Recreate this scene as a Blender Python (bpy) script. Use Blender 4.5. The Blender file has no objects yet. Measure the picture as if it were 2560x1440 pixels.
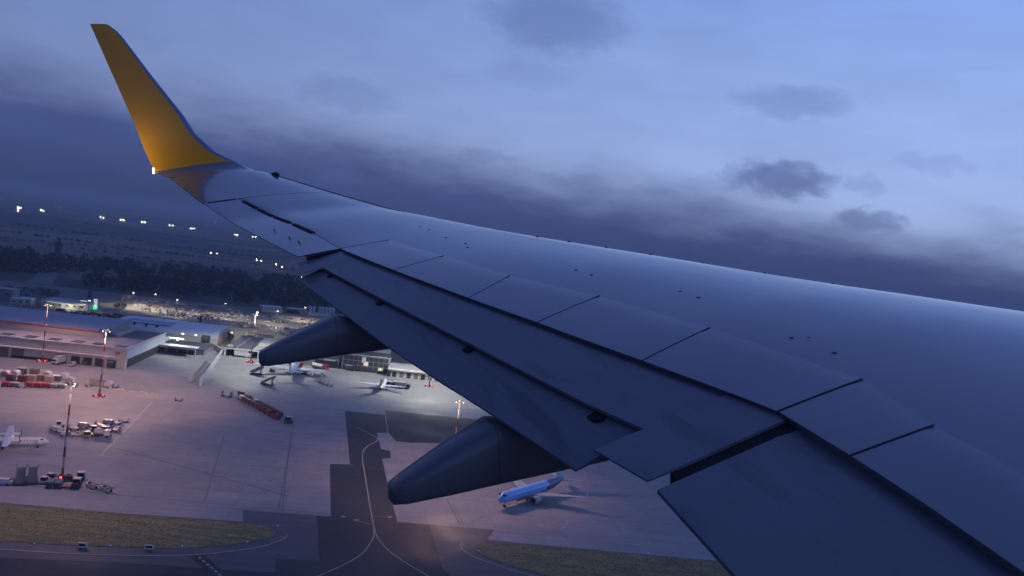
import bpy, bmesh, math, random
from mathutils import Matrix, Vector, noise
random.seed(7)
SC = bpy.context.scene
COL = SC.collection
R = math.radians
# ------------------------------------------------------------------ camera
F_PX, CAM_H = 1950.0, 90.0                      # focal length in photo pixels, eye height above the apron
ROLL, PITCH = math.atan(0.131), math.atan(91.5 / F_PX)
_f = Vector((0, math.cos(PITCH), -math.sin(PITCH)))
_u0 = Vector((0, math.sin(PITCH), math.cos(PITCH)))
_r0 = Vector((1, 0, 0))
_r = math.cos(ROLL) * _r0 + math.sin(ROLL) * _u0
_u = -math.sin(ROLL) * _r0 + math.cos(ROLL) * _u0
cam_d = bpy.data.cameras.new('camera')
cam = bpy.data.objects.new('camera', cam_d)
COL.objects.link(cam)
cam.matrix_world = Matrix(((_r.x, _u.x, -_f.x, 0), (_r.y, _u.y, -_f.y, 0), (_r.z, _u.z, -_f.z, CAM_H), (0, 0, 0, 1)))
cam_d.sensor_width = 36.0
cam_d.lens = F_PX / 2560 * 36.0
cam_d.clip_start, cam_d.clip_end = 0.2, 60000
SC.camera = cam
# ------------------------------------------------------------------ sky
world = bpy.data.worlds.new('World')
SC.world = world
world.use_nodes = True
WN, WL = world.node_tree.nodes, world.node_tree.links
WN.clear()

class NT:
    """small helper for building node trees"""
    def __init__(s, tree): s.n, s.l = tree.nodes, tree.links
    def put(s, sock, v):
        if hasattr(v, 'is_output'): s.l.new(v, sock)
        elif v is not None: sock.default_value = v
    def math(s, op, a, b=None, c=None, clamp=False):
        n = s.n.new('ShaderNodeMath'); n.operation = op; n.use_clamp = clamp
        for i, v in enumerate((a, b, c)): s.put(n.inputs[i], v)
        return n.outputs[0]
    def noise(s, vec, scale, detail=4, rough=0.5, dist=0.0):
        n = s.n.new('ShaderNodeTexNoise'); s.put(n.inputs['Vector'], vec)
        n.inputs['Scale'].default_value = scale; n.inputs['Detail'].default_value = detail
        n.inputs['Roughness'].default_value = rough; n.inputs['Distortion'].default_value = dist
        return n.outputs['Fac']
    def ramp(s, fac, stops, interp='LINEAR'):
        n = s.n.new('ShaderNodeValToRGB'); s.put(n.inputs[0], fac); e = n.color_ramp.elements
        n.color_ramp.interpolation = interp
        while len(e) > 1: e.remove(e[0])
        e[0].position, e[0].color = stops[0][0], tuple(stops[0][1]) + (1,)
        for p, c in stops[1:]:
            k = e.new(p); k.color = tuple(c) + (1,)
        return n.outputs[0]
    def mapr(s, v, a, b, c, d, smooth=False):
        n = s.n.new('ShaderNodeMapRange'); n.interpolation_type = 'SMOOTHSTEP' if smooth else 'LINEAR'
        for i, x in enumerate((v, a, b, c, d)): s.put(n.inputs[i], x)
        return n.outputs[0]
    def mix(s, fac, a, b, mode='MIX'):
        n = s.n.new('ShaderNodeMix'); n.data_type = 'RGBA'; n.blend_type = mode
        s.put(n.inputs['Factor'], fac)
        for k, v in ((6, a), (7, b)):
            s.put(n.inputs[k], v if hasattr(v, 'is_output') else tuple(v) + (1,) if len(v) == 3 else v)
        return n.outputs[2]
    def xyz(s, x, y, z):
        n = s.n.new('ShaderNodeCombineXYZ')
        for i, v in enumerate((x, y, z)): s.put(n.inputs[i], v)
        return n.outputs[0]
    def sep(s, v):
        n = s.n.new('ShaderNodeSeparateXYZ'); s.put(n.inputs[0], v); return n.outputs

SUN_AZ, SUN_EL = 62.0, 3.0            # degrees right of the view axis, above the horizon (behind the cloud)
w = NT(world.node_tree)
tc = WN.new('ShaderNodeTexCoord')
D = w.sep(tc.outputs['Generated'])
el = w.math('MULTIPLY', w.math('ARCSINE', D[2]), 57.2958)
az = w.math('MULTIPLY', w.math('ARCTAN2', D[0], D[1]), 57.2958)
ae = w.xyz(w.math('MULTIPLY', az, 0.10), w.math('MULTIPLY', el, 0.30), 0.0)      # cloud banks are stretched along the horizon
n1 = w.noise(ae, 0.9, 3, 0.5, 0.2)
n2 = w.noise(ae, 3.2, 3, 0.55, 0.1)
# top of the low cloud bank: higher on the left, lower to the right, ragged
top = w.mapr(az, -35.0, 35.0, 6.5, 2.9)
rag = w.math('ADD', w.math('MULTIPLY', w.math('SUBTRACT', n1, 0.5), 4.6), w.math('MULTIPLY', w.math('SUBTRACT', n2, 0.5), 1.3))
e2 = w.math('ADD', w.math('SUBTRACT', el, top), rag)
bank = w.mapr(e2, -2.0, 3.7, 1.0, 0.0, True)
# open sky above the bank (twilight blue, brightest towards the sunken sun), thinning out into a darker overcast overhead
skyv = w.mapr(el, 0.0, 90.0, 0.0, 1.0)
high = w.ramp(skyv, [(0.0, (0.35, 0.43, 0.69)), (0.06, (0.325, 0.42, 0.735)), (0.12, (0.28, 0.392, 0.735)), (0.21, (0.22, 0.34, 0.725)), (0.28, (0.20, 0.315, 0.76)), (0.36, (0.12, 0.195, 0.56)), (0.45, (0.088, 0.142, 0.44)), (0.6, (0.07, 0.112, 0.36)), (1.0, (0.054, 0.089, 0.30))])
azs = w.math('COSINE', w.math('MULTIPLY', w.math('SUBTRACT', az, SUN_AZ), 0.0174533))
glow = w.mapr(azs, -1.0, 1.0, 0.16, 1.42)
high = w.mix(1.0, high, w.xyz(glow, glow, w.math('ADD', w.math('MULTIPLY', glow, 0.85), 0.15)), 'MULTIPLY')
mot = w.mapr(w.noise(ae, 1.3, 3, 0.5, 0.3), 0.3, 0.72, 0.93, 1.05)
high = w.mix(1.0, high, w.xyz(mot, mot, mot), 'MULTIPLY')
sky = WN.new('ShaderNodeTexSky'); sky.sky_type = 'NISHITA'; sky.sun_disc = False
sky.sun_elevation, sky.sun_rotation = R(SUN_EL), R(SUN_AZ)
sky.air_density, sky.dust_density, sky.ozone_density = 1.0, 0.3, 4.0
nish = w.mix(1.0, sky.outputs[0], (0.055, 0.075, 0.13), 'MULTIPLY')
clear = w.mix(0.12, high, nish)
low = w.ramp(w.mapr(el, -2.0, 10.0, 0.0, 1.0), [(0.0, (0.028, 0.037, 0.10)), (0.17, (0.036, 0.050, 0.14)), (0.40, (0.055, 0.082, 0.225)), (0.75, (0.072, 0.105, 0.275)), (1.0, (0.09, 0.13, 0.33))])
bv = w.mapr(n2, 0.25, 0.75, 0.93, 1.07)
low = w.mix(1.0, low, w.xyz(bv, bv, bv), 'MULTIPLY')
col = w.mix(bank, clear, low)
# a handful of small dark clouds drifting in front of the bright strip: (azimuth, elevation, half width, half height, weight)
ae2 = w.xyz(w.math('MULTIPLY', az, 0.22), w.math('MULTIPLY', el, 0.34), 3.7)
n3 = w.noise(ae2, 2.6, 4, 0.58, 0.3)
w1 = w.math('MULTIPLY', w.math('SUBTRACT', n3, 0.5), 4.4)
w2 = w.math('MULTIPLY', w.math('SUBTRACT', w.noise(ae2, 3.3, 3, 0.55), 0.5), 1.7)
cl = None
for (a0, b0, ra, rb, wt) in ((0.6, 16.6, 5.6, 2.4, 0.62), (-0.4, 12.6, 3.6, 1.0, 0.18), (18.0, 12.6, 4.2, 1.3, 0.45), (17.6, 7.3, 3.6, 1.5, 1.0),
                             (23.3, 5.0, 2.5, 0.85, 0.85), (-22.5, 15.5, 6.0, 1.5, 0.22), (-13.5, 9.4, 3.8, 1.3, 0.35), (3.5, 5.6, 2.8, 0.7, 0.45), (10.5, 4.4, 2.6, 0.6, 0.5), (-3.5, 6.6, 2.2, 0.6, 0.35), (14.0, 7.6, 0.9, 0.4, 0.35), (23.0, 7.4, 1.6, 0.6, 0.28), (27.0, 9.0, 2.6, 0.7, 0.22),
                             (41.0, 13.0, 6.0, 1.6, 0.5), (-47.0, 14.0, 8.0, 2.2, 0.5), (-70.0, 10.0, 9.0, 2.0, 0.4), (58.0, 8.0, 6.0, 1.5, 0.5), (75.0, 17.0, 9.0, 2.4, 0.5)):
    da = w.math('DIVIDE', w.math('SUBTRACT', w.math('ADD', az, w1), a0), ra)
    db = w.math('DIVIDE', w.math('SUBTRACT', w.math('ADD', el, w2), b0), rb)
    q = w.math('ADD', w.math('MULTIPLY', da, da), w.math('MULTIPLY', db, db))
    v = w.math('MULTIPLY', w.mapr(q, 0.05, 1.35, 1.0, 0.0, True), wt)
    cl = v if cl is None else w.math('MAXIMUM', cl, v)
col = w.mix(cl, col, w.mix(1.0, w.mix(0.5, low, clear), (0.72, 0.73, 0.80), 'MULTIPLY'))
bg = WN.new('ShaderNodeBackground'); wo = WN.new('ShaderNodeOutputWorld')
WL.new(col, bg.inputs[0]); bg.inputs[1].default_value = 1.0
WL.new(bg.outputs[0], wo.inputs[0])
# ------------------------------------------------------------------ what is left of the sun behind the overcast
sun_d = bpy.data.lights.new('sun', 'SUN'); sun_d.energy = 0.06; sun_d.angle = R(25); sun_d.color = (0.75, 0.85, 1.0)
sun = bpy.data.objects.new('sun', sun_d); COL.objects.link(sun)
_sv = Vector((math.sin(R(SUN_AZ)) * math.cos(R(14)), math.cos(R(SUN_AZ)) * math.cos(R(14)), math.sin(R(14))))
sun.rotation_euler = _sv.to_track_quat('Z', 'Y').to_euler()
# ------------------------------------------------------------------ picture settings
SC.view_settings.view_transform = 'Standard'; SC.view_settings.look = 'None'
SC.view_settings.exposure = 0.0; SC.view_settings.gamma = 1.0
SC.view_settings.use_curve_mapping = False
SC.cycles.use_denoising = True
SC.cycles.max_bounces = 5; SC.cycles.diffuse_bounces = 2; SC.cycles.glossy_bounces = 3
SC.cycles.transparent_max_bounces = 6; SC.cycles.volume_bounces = 0
SC.cycles.caustics_reflective = False; SC.cycles.caustics_refractive = False
SC.cycles.sample_clamp_indirect = 4.0
SC.render.film_transparent = False

# ------------------------------------------------------------------ helpers
def G(px, py, z=0.0):
    """world point at height z that the photograph shows at pixel (px, py)"""
    d = _r * ((px - 1280) / F_PX) - _u * ((py - 720) / F_PX) + _f
    t = (z - CAM_H) / d.z
    return Vector((d.x * t, d.y * t, z))

def interp(x, xs, ys):
    if x <= xs[0]: return ys[0]
    for i in range(1, len(xs)):
        if x <= xs[i]:
            t = (x - xs[i - 1]) / (xs[i] - xs[i - 1]); return ys[i - 1] + (ys[i] - ys[i - 1]) * t
    return ys[-1]

class MB:
    """collects polygons for one mesh"""
    def __init__(s): s.v, s.f, s.m, s.mi = [], [], [], 0
    def face(s, idx): s.f.append(tuple(idx)); s.m.append(s.mi)
    def poly(s, pts):
        b = len(s.v); s.v += [tuple(p) for p in pts]; s.face(range(b, b + len(pts))); return s
    def box(s, c, d, rz=0.0, ry=0.0, taper=1.0):
        b = len(s.v); ca, sa, cb, sb = math.cos(rz), math.sin(rz), math.cos(ry), math.sin(ry)
        for z in (-.5, .5):
            k = taper if z > 0 else 1.0
            for x, y in ((-.5, -.5), (.5, -.5), (.5, .5), (-.5, .5)):
                X, Y, Z = x * d[0] * k, y * d[1] * k, z * d[2]
                X, Z = X * cb + Z * sb, -X * sb + Z * cb
                s.v.append((c[0] + X * ca - Y * sa, c[1] + X * sa + Y * ca, c[2] + Z))
        for q in ((3, 2, 1, 0), (4, 5, 6, 7), (0, 1, 5, 4), (1, 2, 6, 5), (2, 3, 7, 6), (3, 0, 4, 7)): s.face([b + i for i in q])
        return s
    def rings(s, rings, cap0=True, cap1=True, closed=True):
        b = len(s.v); n = len(rings[0])
        for r in rings: s.v += [tuple(p) for p in r]
        for i in range(len(rings) - 1):
            for j in range(n if closed else n - 1):
                k = (j + 1) % n
                s.face((b + i * n + j, b + i * n + k, b + (i + 1) * n + k, b + (i + 1) * n + j))
        if cap0: s.face([b + j for j in range(n)][::-1])
        if cap1: s.face([b + (len(rings) - 1) * n + j for j in range(n)])
        return s
    def tube(s, p0, p1, r0, r1=None, n=8, cap=True):
        p0, p1 = Vector(p0), Vector(p1); r1 = r0 if r1 is None else r1
        a = (p1 - p0).normalized(); t = Vector((0, 0, 1)) if abs(a.z) < .9 else Vector((1, 0, 0))
        x = a.cross(t).normalized(); y = a.cross(x)
        ring = lambda p, r: [p + (x * math.cos(2 * math.pi * i / n) + y * math.sin(2 * math.pi * i / n)) * r for i in range(n)]
        return s.rings([ring(p0, r0), ring(p1, r1)], cap, cap)
    def prism(s, pts, z0, z1):
        return s.rings([[(p[0], p[1], z0) for p in pts], [(p[0], p[1], z1) for p in pts]])
    def build(s, name, mats, parent=None, loc=None, rz=0.0, smooth=False, mat=None):
        me = bpy.data.meshes.new(name); me.from_pydata(s.v, [], s.f)
        for m_ in (mats if isinstance(mats, (list, tuple)) else [mats]): me.materials.append(m_)
        me.polygons.foreach_set('material_index', s.m)
        bm = bmesh.new(); bm.from_mesh(me); bmesh.ops.recalc_face_normals(bm, faces=bm.faces); bm.to_mesh(me); bm.free()
        if smooth:
            me.polygons.foreach_set('use_smooth', [True] * len(me.polygons))
            me.set_sharp_from_angle(angle=R(smooth if smooth is not True else 40))
        o = bpy.data.objects.new(name, me); COL.objects.link(o)
        if parent: o.parent = parent
        if loc is not None: o.location = loc
        if rz: o.rotation_euler = (0, 0, rz)
        return o

def tag(o, label=None, cat=None, group=None, kind=None):
    for k, v in (('label', label), ('category', cat), ('group', group), ('kind', kind)):
        if v: o[k] = v
    return o
def thing(name, label, cat, loc=(0, 0, 0), rz=0.0, group=None):
    o = bpy.data.objects.new(name, None); COL.objects.link(o); o.location = loc; o.rotation_euler = (0, 0, rz); o.empty_display_size = 0.5
    return tag(o, label, cat, group)
def dup(o, parent=None):
    c = o.copy(); COL.objects.link(c); c.parent = parent
    for ch in o.children: dup(ch, c)
    return c
def place(src, used, loc, rz, label, group=None):
    """first use moves the built thing itself, later uses copy it with its parts"""
    o = dup(src) if used.get(src.name) else src
    used[src.name] = 1
    o.location, o.rotation_euler = loc, (0, 0, rz); o['label'] = label
    if group: o['group'] = group
    return o

def material(name, base, rough=0.6, metal=0.0, coat=0.0, spec=0.5, var=0.0, vscale=1.0, bump=0.0, bscale=8.0, emit=None, estr=0.0, coords='Object'):
    m = bpy.data.materials.new(name); m.use_nodes = True
    t = NT(m.node_tree); b = m.node_tree.nodes['Principled BSDF']
    b.inputs['Base Color'].default_value = tuple(base) + (1,); b.inputs['Roughness'].default_value = rough
    b.inputs['Metallic'].default_value = metal; b.inputs['Coat Weight'].default_value = coat
    b.inputs['Specular IOR Level'].default_value = spec
    tcn = t.n.new('ShaderNodeTexCoord')
    if var > 0:
        nz = t.noise(tcn.outputs[coords], vscale, 5, 0.6)
        k = t.mapr(nz, 0.25, 0.75, 1 - var, 1 + var)
        t.l.new(t.mix(1.0, base, t.xyz(k, k, k), 'MULTIPLY'), b.inputs['Base Color'])
        t.l.new(t.mapr(nz, 0.25, 0.75, max(0.02, rough * 0.85), min(1, rough * 1.15)), b.inputs['Roughness'])
    if bump > 0:
        bn = t.n.new('ShaderNodeBump'); bn.inputs['Strength'].default_value = bump; bn.inputs['Distance'].default_value = 0.02
        t.l.new(t.noise(tcn.outputs[coords], bscale, 4), bn.inputs['Height']); t.l.new(bn.outputs[0], b.inputs['Normal'])
    if emit: 
        b.inputs['Emission Color'].default_value = tuple(emit) + (1,); b.inputs['Emission Strength'].default_value = estr
    return m
# ================================================================== the airliner's wing (seen from its cabin window)
# local frame: X forward, Y outboard (port), Z up; metres
plane = thing('airliner_wing', 'huge grey airliner wing with drooped flaps and a yellow winglet filling the foreground', 'aircraft wing')
plane.matrix_world = Matrix(((0.8931044, -0.4213910, -0.1574616, 10.4687191), (0.4091017, 0.9063958, -0.1052734, 3.2157203),
                             (0.1870837, 0.0296023, 0.9818978, 89.7245037), (0, 0, 0, 1)))
def wing_paint(name, base, rough, coat=0.0):
    m = material(name, base, rough, coat=coat, spec=0.6)
    t = NT(m.node_tree); b = m.node_tree.nodes['Principled BSDF']; b.inputs['Coat Roughness'].default_value = 0.11
    tcn = t.n.new('ShaderNodeTexCoord'); mp = t.n.new('ShaderNodeMapping'); t.l.new(tcn.outputs['Object'], mp.inputs[0])
    mp.inputs['Scale'].default_value = (0.30, 1.3, 1.0)                   # dirt is drawn out along the airflow
    a = t.noise(mp.outputs[0], 1.6, 3, 0.5, 0.3); c = t.noise(tcn.outputs['Object'], 0.8, 5, 0.6)
    k = t.math('MULTIPLY', t.mapr(a, 0.3, 0.7, 0.93, 1.04), t.mapr(c, 0.3, 0.7, 0.94, 1.05))
    t.l.new(t.mix(1.0, base, t.xyz(k, k, k), 'MULTIPLY'), b.inputs['Base Color'])
    t.l.new(t.mapr(a, 0.3, 0.7, rough * 0.95, rough * 1.1), b.inputs['Roughness'])
    return m
def smudge(m, base):
    """oily dirt left along the flaps, drawn out spanwise"""
    t = NT(m.node_tree); b = m.node_tree.nodes['Principled BSDF']; src = b.inputs['Base Color'].links[0].from_socket
    tcn = t.n.new('ShaderNodeTexCoord'); mp = t.n.new('ShaderNodeMapping'); t.l.new(tcn.outputs['Object'], mp.inputs[0]); mp.inputs['Scale'].default_value = (4.2, 0.75, 1.0); mp.inputs['Rotation'].default_value = (0, 0, 0.24)
    n = t.noise(mp.outputs[0], 1.0, 5, 0.62, 0.5); k = t.mapr(n, 0.52, 0.70, 1.0, 0.66, True)
    sp = t.mapr(t.noise(tcn.outputs['Object'], 22.0, 2, 0.5), 0.66, 0.74, 1.0, 0.8)
    t.l.new(t.mix(1.0, src, t.xyz(t.math('MULTIPLY', k, sp), t.math('MULTIPLY', k, sp), t.math('MULTIPLY', k, sp)), 'MULTIPLY'), b.inputs['Base Color'])
M_WING = wing_paint('wing_grey_paint', (0.148, 0.16, 0.178), 0.34, 1.0)
M_FLAP = wing_paint('flap_grey_paint', (0.175, 0.188, 0.21), 0.42, 0.15)
M_FAIR = wing_paint('fairing_paint', (0.18, 0.19, 0.205), 0.42, 0.25)
smudge(M_FLAP, None)
M_SLAT = material('bare_slat_metal', (0.42, 0.45, 0.49), 0.27, metal=0.6, var=0.06, vscale=1.2)
M_MATTBLACK = material('matt_black', (0.012, 0.012, 0.014), 0.8)  # matt black; the gap strips use it as painted shade
M_YEL = material('yellow_winglet_paint', (0.80, 0.335, 0.012), 0.32, coat=0.15, var=0.05, vscale=1.5)
M_WLE = material('winglet_leading_edge_metal', (0.20, 0.24, 0.38), 0.45, metal=0.35)
M_FAST = material('fastener_dark', (0.04, 0.045, 0.055), 0.6)
M_ORANGE = material('orange_cap', (0.5, 0.16, 0.02), 0.5)

def Zc(y):
    return math.tan(R(6)) * (y - 1.9) + .7 * (y / 17) ** 2 + interp(y, [2, 6, 7.4, 9.4, 11.8, 13.8, 15.3, 16.6, 17.3], [.1, .04, 0, -.03, -.08, -.1, -.03, .04, .07])
def hh(y): return interp(y, [2, 4, 6, 7, 8, 9, 10, 11, 12, 13, 14, 15, 16.6], [.42, .385, .345, .325, .288, .262, .23, .195, .17, .15, .11, .097, .095])
def LEx(y): return .2 - .536 * y
def TEx(y): return interp(y, [2, 5.8, 11.24, 14.7, 17.4], [-7.7, -7.75, -9.06, -9.95, -10.6])
def prof(s):
    s = min(max(s, 0), 1); return 10 * (.2969 * math.sqrt(s) - .126 * s - .3516 * s * s + .2843 * s ** 3 - .1016 * s ** 4)
def zU(y, x): return Zc(y) + hh(y) * prof((LEx(y) - x) / (LEx(y) - TEx(y)))
def zL(y, x): return Zc(y) - 0.62 * hh(y) * prof((LEx(y) - x) / (LEx(y) - TEx(y)))
FIX = ([1.9, 3.60, 4.22, 4.72, 5.36, 5.72, 6.58, 7.80, 8.79, 9.91, 11.43], [-7.45, -7.178, -7.082, -7.029, -6.985, -7.05, -7.265, -7.58, -7.875, -8.19, -8.588])
HNG = ([11.43, 12.34, 13.15, 14.77, 15.05], [-8.588, -8.739, -8.946, -9.438, -9.531])
def xfix(y): return interp(y, *FIX) if y <= 11.43 else interp(y, *HNG)

def smooth_ys(a, b, n): return [a + (b - a) * i / n for i in range(n + 1)]
def slab(name, ys, xf, xb, ztop, mat, thick=0.04, nx=8, round_front=False, edge=None, gap_bottom=None):
    """thin panel between xf(y) (front) and xb(y) (rear) following ztop"""
    mb = MB(); rings = []
    for y in ys:
        a, b = xf(y), xb(y)
        up = [(a + (b - a) * i / nx, y, ztop(y, a + (b - a) * i / nx)) for i in range(nx + 1)]
        th = lambda i: (thick * (1 - .75 * i / nx))
        lo = [(p[0] + (0.03 if (round_front and i == 0) else 0), y, p[2] - th(i)) for i, p in enumerate(up)]
        rings.append(up + lo[::-1])
    mb.rings(rings)
    return mb.build(name, mat, plane, smooth=35)

# main skin: closed aerofoil from the leading edge to the fixed trailing edge
CH = [0, .004, .012, .025, .045, .07, .10, .14, .19, .25, .32, .40, .5, .6, .7, .8, .88, .94, 1.0]
def skin(name, ys, xb, tip_open=False):
    mb = MB(); rings = []
    for y in ys:
        a, b = LEx(y), xb(y)
        up = [(a + (b - a) * s, y, zU(y, a + (b - a) * s) - (0.012 if s > .995 else 0)) for s in CH]
        lo = [(a + (b - a) * s, y, min(zL(y, a + (b - a) * s), up[i][2] - 0.02 * min(1, s * 20)) if s > 0 else 0) for i, s in enumerate(CH)][1:]
        rings.append(up + lo[::-1])
    mb.rings(rings); nr = len(rings[0])
    for fi in range(nr * (len(ys) - 1)):                                         # polished metal slats form the leading edge
        j, y = fi % nr, ys[fi // nr]
        if y < 16.3 and (j < 7 or j >= nr - 4): mb.m[fi] = 1
    return mb.build(name, [M_WING, M_SLAT], plane, smooth=35)
skin('wing_skin', smooth_ys(1.9, 14.91, 60), lambda y: xfix(y) + 0.02)
skin('wing_tip_skin', smooth_ys(14.935, 16.70, 12), lambda y: TEx(y) + 0.0)

# spoilers: plates along the fixed trailing edge, with dark strips standing in for the shade in the gaps
SPB = [(2.6, 2.6), (4.723, 4.70), (5.37, 5.40), (6.567, 6.788), (7.796, 8.059), (8.776, 9.152), (10.142, 10.329), (11.42, 11.45)]   # (y at rear, y at front)
def sp_front(y): return interp(y, [2.6, 4.70, 5.40, 6.788, 8.059, 9.152, 10.329, 11.45], [-6.62, -6.368, -6.20, -6.441, -6.774, -7.251, -7.588, -7.95])
for i in range(len(SPB) - 1):
    mb = MB(); rings = []; g = (0.010, 0.010, 0.006, 0.005, 0.004, 0.003, 0.003)[i]
    for k in range(9):
        t = k / 8; fr = []
        for j in range(7):
            s = j / 6
            y0 = (SPB[i][1] * (1 - s) + SPB[i][0] * s) + g; y1 = (SPB[i + 1][1] * (1 - s) + SPB[i + 1][0] * s) - g
            y = y0 + (y1 - y0) * t; x = sp_front(y) * (1 - s) + (interp(y, *FIX) - 0.01) * s
            fr.append((x, y, zU(y, x) + 0.007 - (0.006 if j == 0 else 0)))
        rings.append(fr + [(p[0], p[1], p[2] - 0.022 + .012 * i_ / 6) for i_, p in list(enumerate(fr))[::-1]])
    mb.rings(rings); mb.build('spoiler', M_WING, plane, smooth=30)
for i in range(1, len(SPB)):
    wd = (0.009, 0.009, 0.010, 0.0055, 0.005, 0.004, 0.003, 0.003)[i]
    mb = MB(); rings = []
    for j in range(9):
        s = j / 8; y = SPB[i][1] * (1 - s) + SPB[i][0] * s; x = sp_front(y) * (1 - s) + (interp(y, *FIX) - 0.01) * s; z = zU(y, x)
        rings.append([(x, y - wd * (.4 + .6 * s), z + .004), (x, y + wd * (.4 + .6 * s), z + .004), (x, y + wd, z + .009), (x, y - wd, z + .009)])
    mb.rings(rings); mb.build('gap_shade_strip', M_MATTBLACK, plane)

# outboard flap: main panel with end tabs, then the aft panel; then the inboard flap
def zF1(y, x): return zU(y, xfix(y)) - .024 - math.tan(R(11)) * (xfix(y) - x)
XM = ([5.26, 5.99, 6.19, 7.82, 9.44, 11.07, 11.4], [-7.66, -7.807, -7.879, -8.206, -8.578, -8.929, -9.0])
def xm(y): return interp(y, *XM)
def zF2(y, x): return zF1(y, xm(y)) - .05 - math.tan(R(20)) * (xm(y) - x)
OF_IN = lambda x: 5.345 + 0.0
slab('main_flap', smooth_ys(5.352, 11.43, 24), lambda y: xfix(y) + 0.30, xm, lambda y, x: zF1(y, x) + min(0, (xfix(y) - x)) * 0.35 * (1 if x > xfix(y) else 0), M_FLAP, 0.09)
slab('flap_end_tab', smooth_ys(5.30, 5.80, 4), lambda y: xfix(y) + .12, lambda y: interp(y, [5.26, 5.80], [-8.067, -8.159]), lambda y, x: zF1(y, x) + .002, M_FLAP, 0.05, 6)
slab('flap_end_tab', smooth_ys(10.98, 11.38, 3), lambda y: xm(y) + .3, lambda y: interp(y, [10.96, 11.35], [-9.133, -9.147]), lambda y, x: zF1(y, x) + .002, M_FLAP, 0.03, 6)
slab('aft_flap', smooth_ys(5.86, 11.09, 22), lambda y: xm(y) + .22, lambda y: interp(y, [5.838, 6.923, 8.679, 11.083], [-8.26, -8.453, -8.797, -9.199]), zF2, M_FLAP, 0.06)
slab('inboard_flap', smooth_ys(2.0, 5.21, 14), lambda y: xfix(y) + .35, lambda y: interp(y, [2, 4.409, 5.229], [-8.45, -8.169, -8.062]),
     lambda y, x: zU(y, min(xfix(y), -6.985)) - .05 - math.tan(R(10.5)) * (xfix(y) - x) - (max(0, x - xfix(y)) * .3), M_FLAP, 0.10)
mb = MB(); rings = []                                                            # black strip standing in for shade in the gap between the two flaps
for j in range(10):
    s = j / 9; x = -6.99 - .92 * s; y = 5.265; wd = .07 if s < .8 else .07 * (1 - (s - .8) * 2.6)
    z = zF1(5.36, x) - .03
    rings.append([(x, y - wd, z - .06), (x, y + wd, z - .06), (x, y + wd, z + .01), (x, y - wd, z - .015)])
mb.rings(rings); mb.build('flap_gap_shade', M_MATTBLACK, plane)
for (y, r) in ((10.783, .05), (9.537, .06), (7.914, .07), (6.24, .08)):          # dark hinge cut-outs at the rear of the main flap
    x = xm(y) - .005; z = zF2(y, x)
    mb = MB(); n = 14
    rg = lambda dz, k: [(x + r * k * .75 * math.cos(2 * math.pi * i / n), y + r * k * 1.35 * math.sin(2 * math.pi * i / n), z - math.tan(R(20)) * -r * k * .75 * math.cos(2 * math.pi * i / n) + dz) for i in range(n)]
    mb.rings([rg(-.03, 1), rg(.003, 1), rg(.006, .8)]); mb.build('flap_hinge', M_MATTBLACK, plane, smooth=50)
# aileron
slab('aileron', smooth_ys(11.47, 14.905, 14), lambda y: interp(y, *HNG) - 0.0, lambda y: TEx(y) + .0, lambda y, x: zU(y, x) - .004, M_WING, 0.05)
for a, b in ((14.74, 14.25), (14.18, 13.72), (13.66, 13.16), (13.05, 12.42)):
    mb = MB(); rings = []
    for j in range(5):
        y = a + (b - a) * j / 4; x = interp(y, *HNG) + .01; z = zU(y, x)
        rings.append([(x - .03, y, z - .002), (x + .03, y, z - .002), (x + .03, y, z + .008), (x - .03, y, z + .008)])
    mb.rings(rings); mb.build('aileron_slot', M_MATTBLACK, plane)
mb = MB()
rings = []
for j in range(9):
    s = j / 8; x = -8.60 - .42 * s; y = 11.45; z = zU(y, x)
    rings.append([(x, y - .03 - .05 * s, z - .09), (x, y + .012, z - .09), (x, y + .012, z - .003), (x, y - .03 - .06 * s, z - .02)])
mb.rings(rings); mb.build('gap_shade_strip', M_MATTBLACK, plane)  # dark strip painted in as shade between flap and aileron
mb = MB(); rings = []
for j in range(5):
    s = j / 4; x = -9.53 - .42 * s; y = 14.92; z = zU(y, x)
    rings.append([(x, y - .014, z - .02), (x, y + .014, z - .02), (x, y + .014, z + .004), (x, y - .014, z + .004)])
mb.rings(rings); mb.build('gap_shade_strip', M_MATTBLACK, plane)  # dark strip painted in as shade between aileron and tip
# slat edge strip outboard, small bolt heads along the leading edge, access caps
mb = MB(); rings = []
for j in range(16):
    y = 13.6 + 3.0 * j / 15; x = LEx(y) - .05; z = zU(y, x)
    rings.append([(x - .02, y, z + .0), (x + .05, y, z - .035), (x + .055, y, z - .005), (x + .01, y, z + .012)])
mb.rings(rings); mb.build('slat_edge', M_MATTBLACK, plane)
mb = MB(); ang = 10
x0, y0 = LEx(16.55) + .02, 16.55
rings = [[(x0 - .02 + .07 * k * math.cos(t), y0 - .34 + .17 * i, zU(y0, x0 - .07) - .01 + .05 * k * math.sin(t)) for t in [2 * math.pi * q / 8 for q in range(8)]] for i, k in enumerate((.3, 1, 1, .8, .2))]
mb.rings(rings); mb.build('wing_light_fairing', M_MATTBLACK, plane, smooth=60)
for (px_y) in (11.0, 10.55, 10.05, 9.5, 8.9, 8.25, 7.6):
    x = LEx(px_y) - .32; z = zU(px_y, x)
    MB().tube((x, px_y, z - .01), (x, px_y, z + .012), .022, .016, 8).build('bolt_head', M_FAST, plane)
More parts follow.
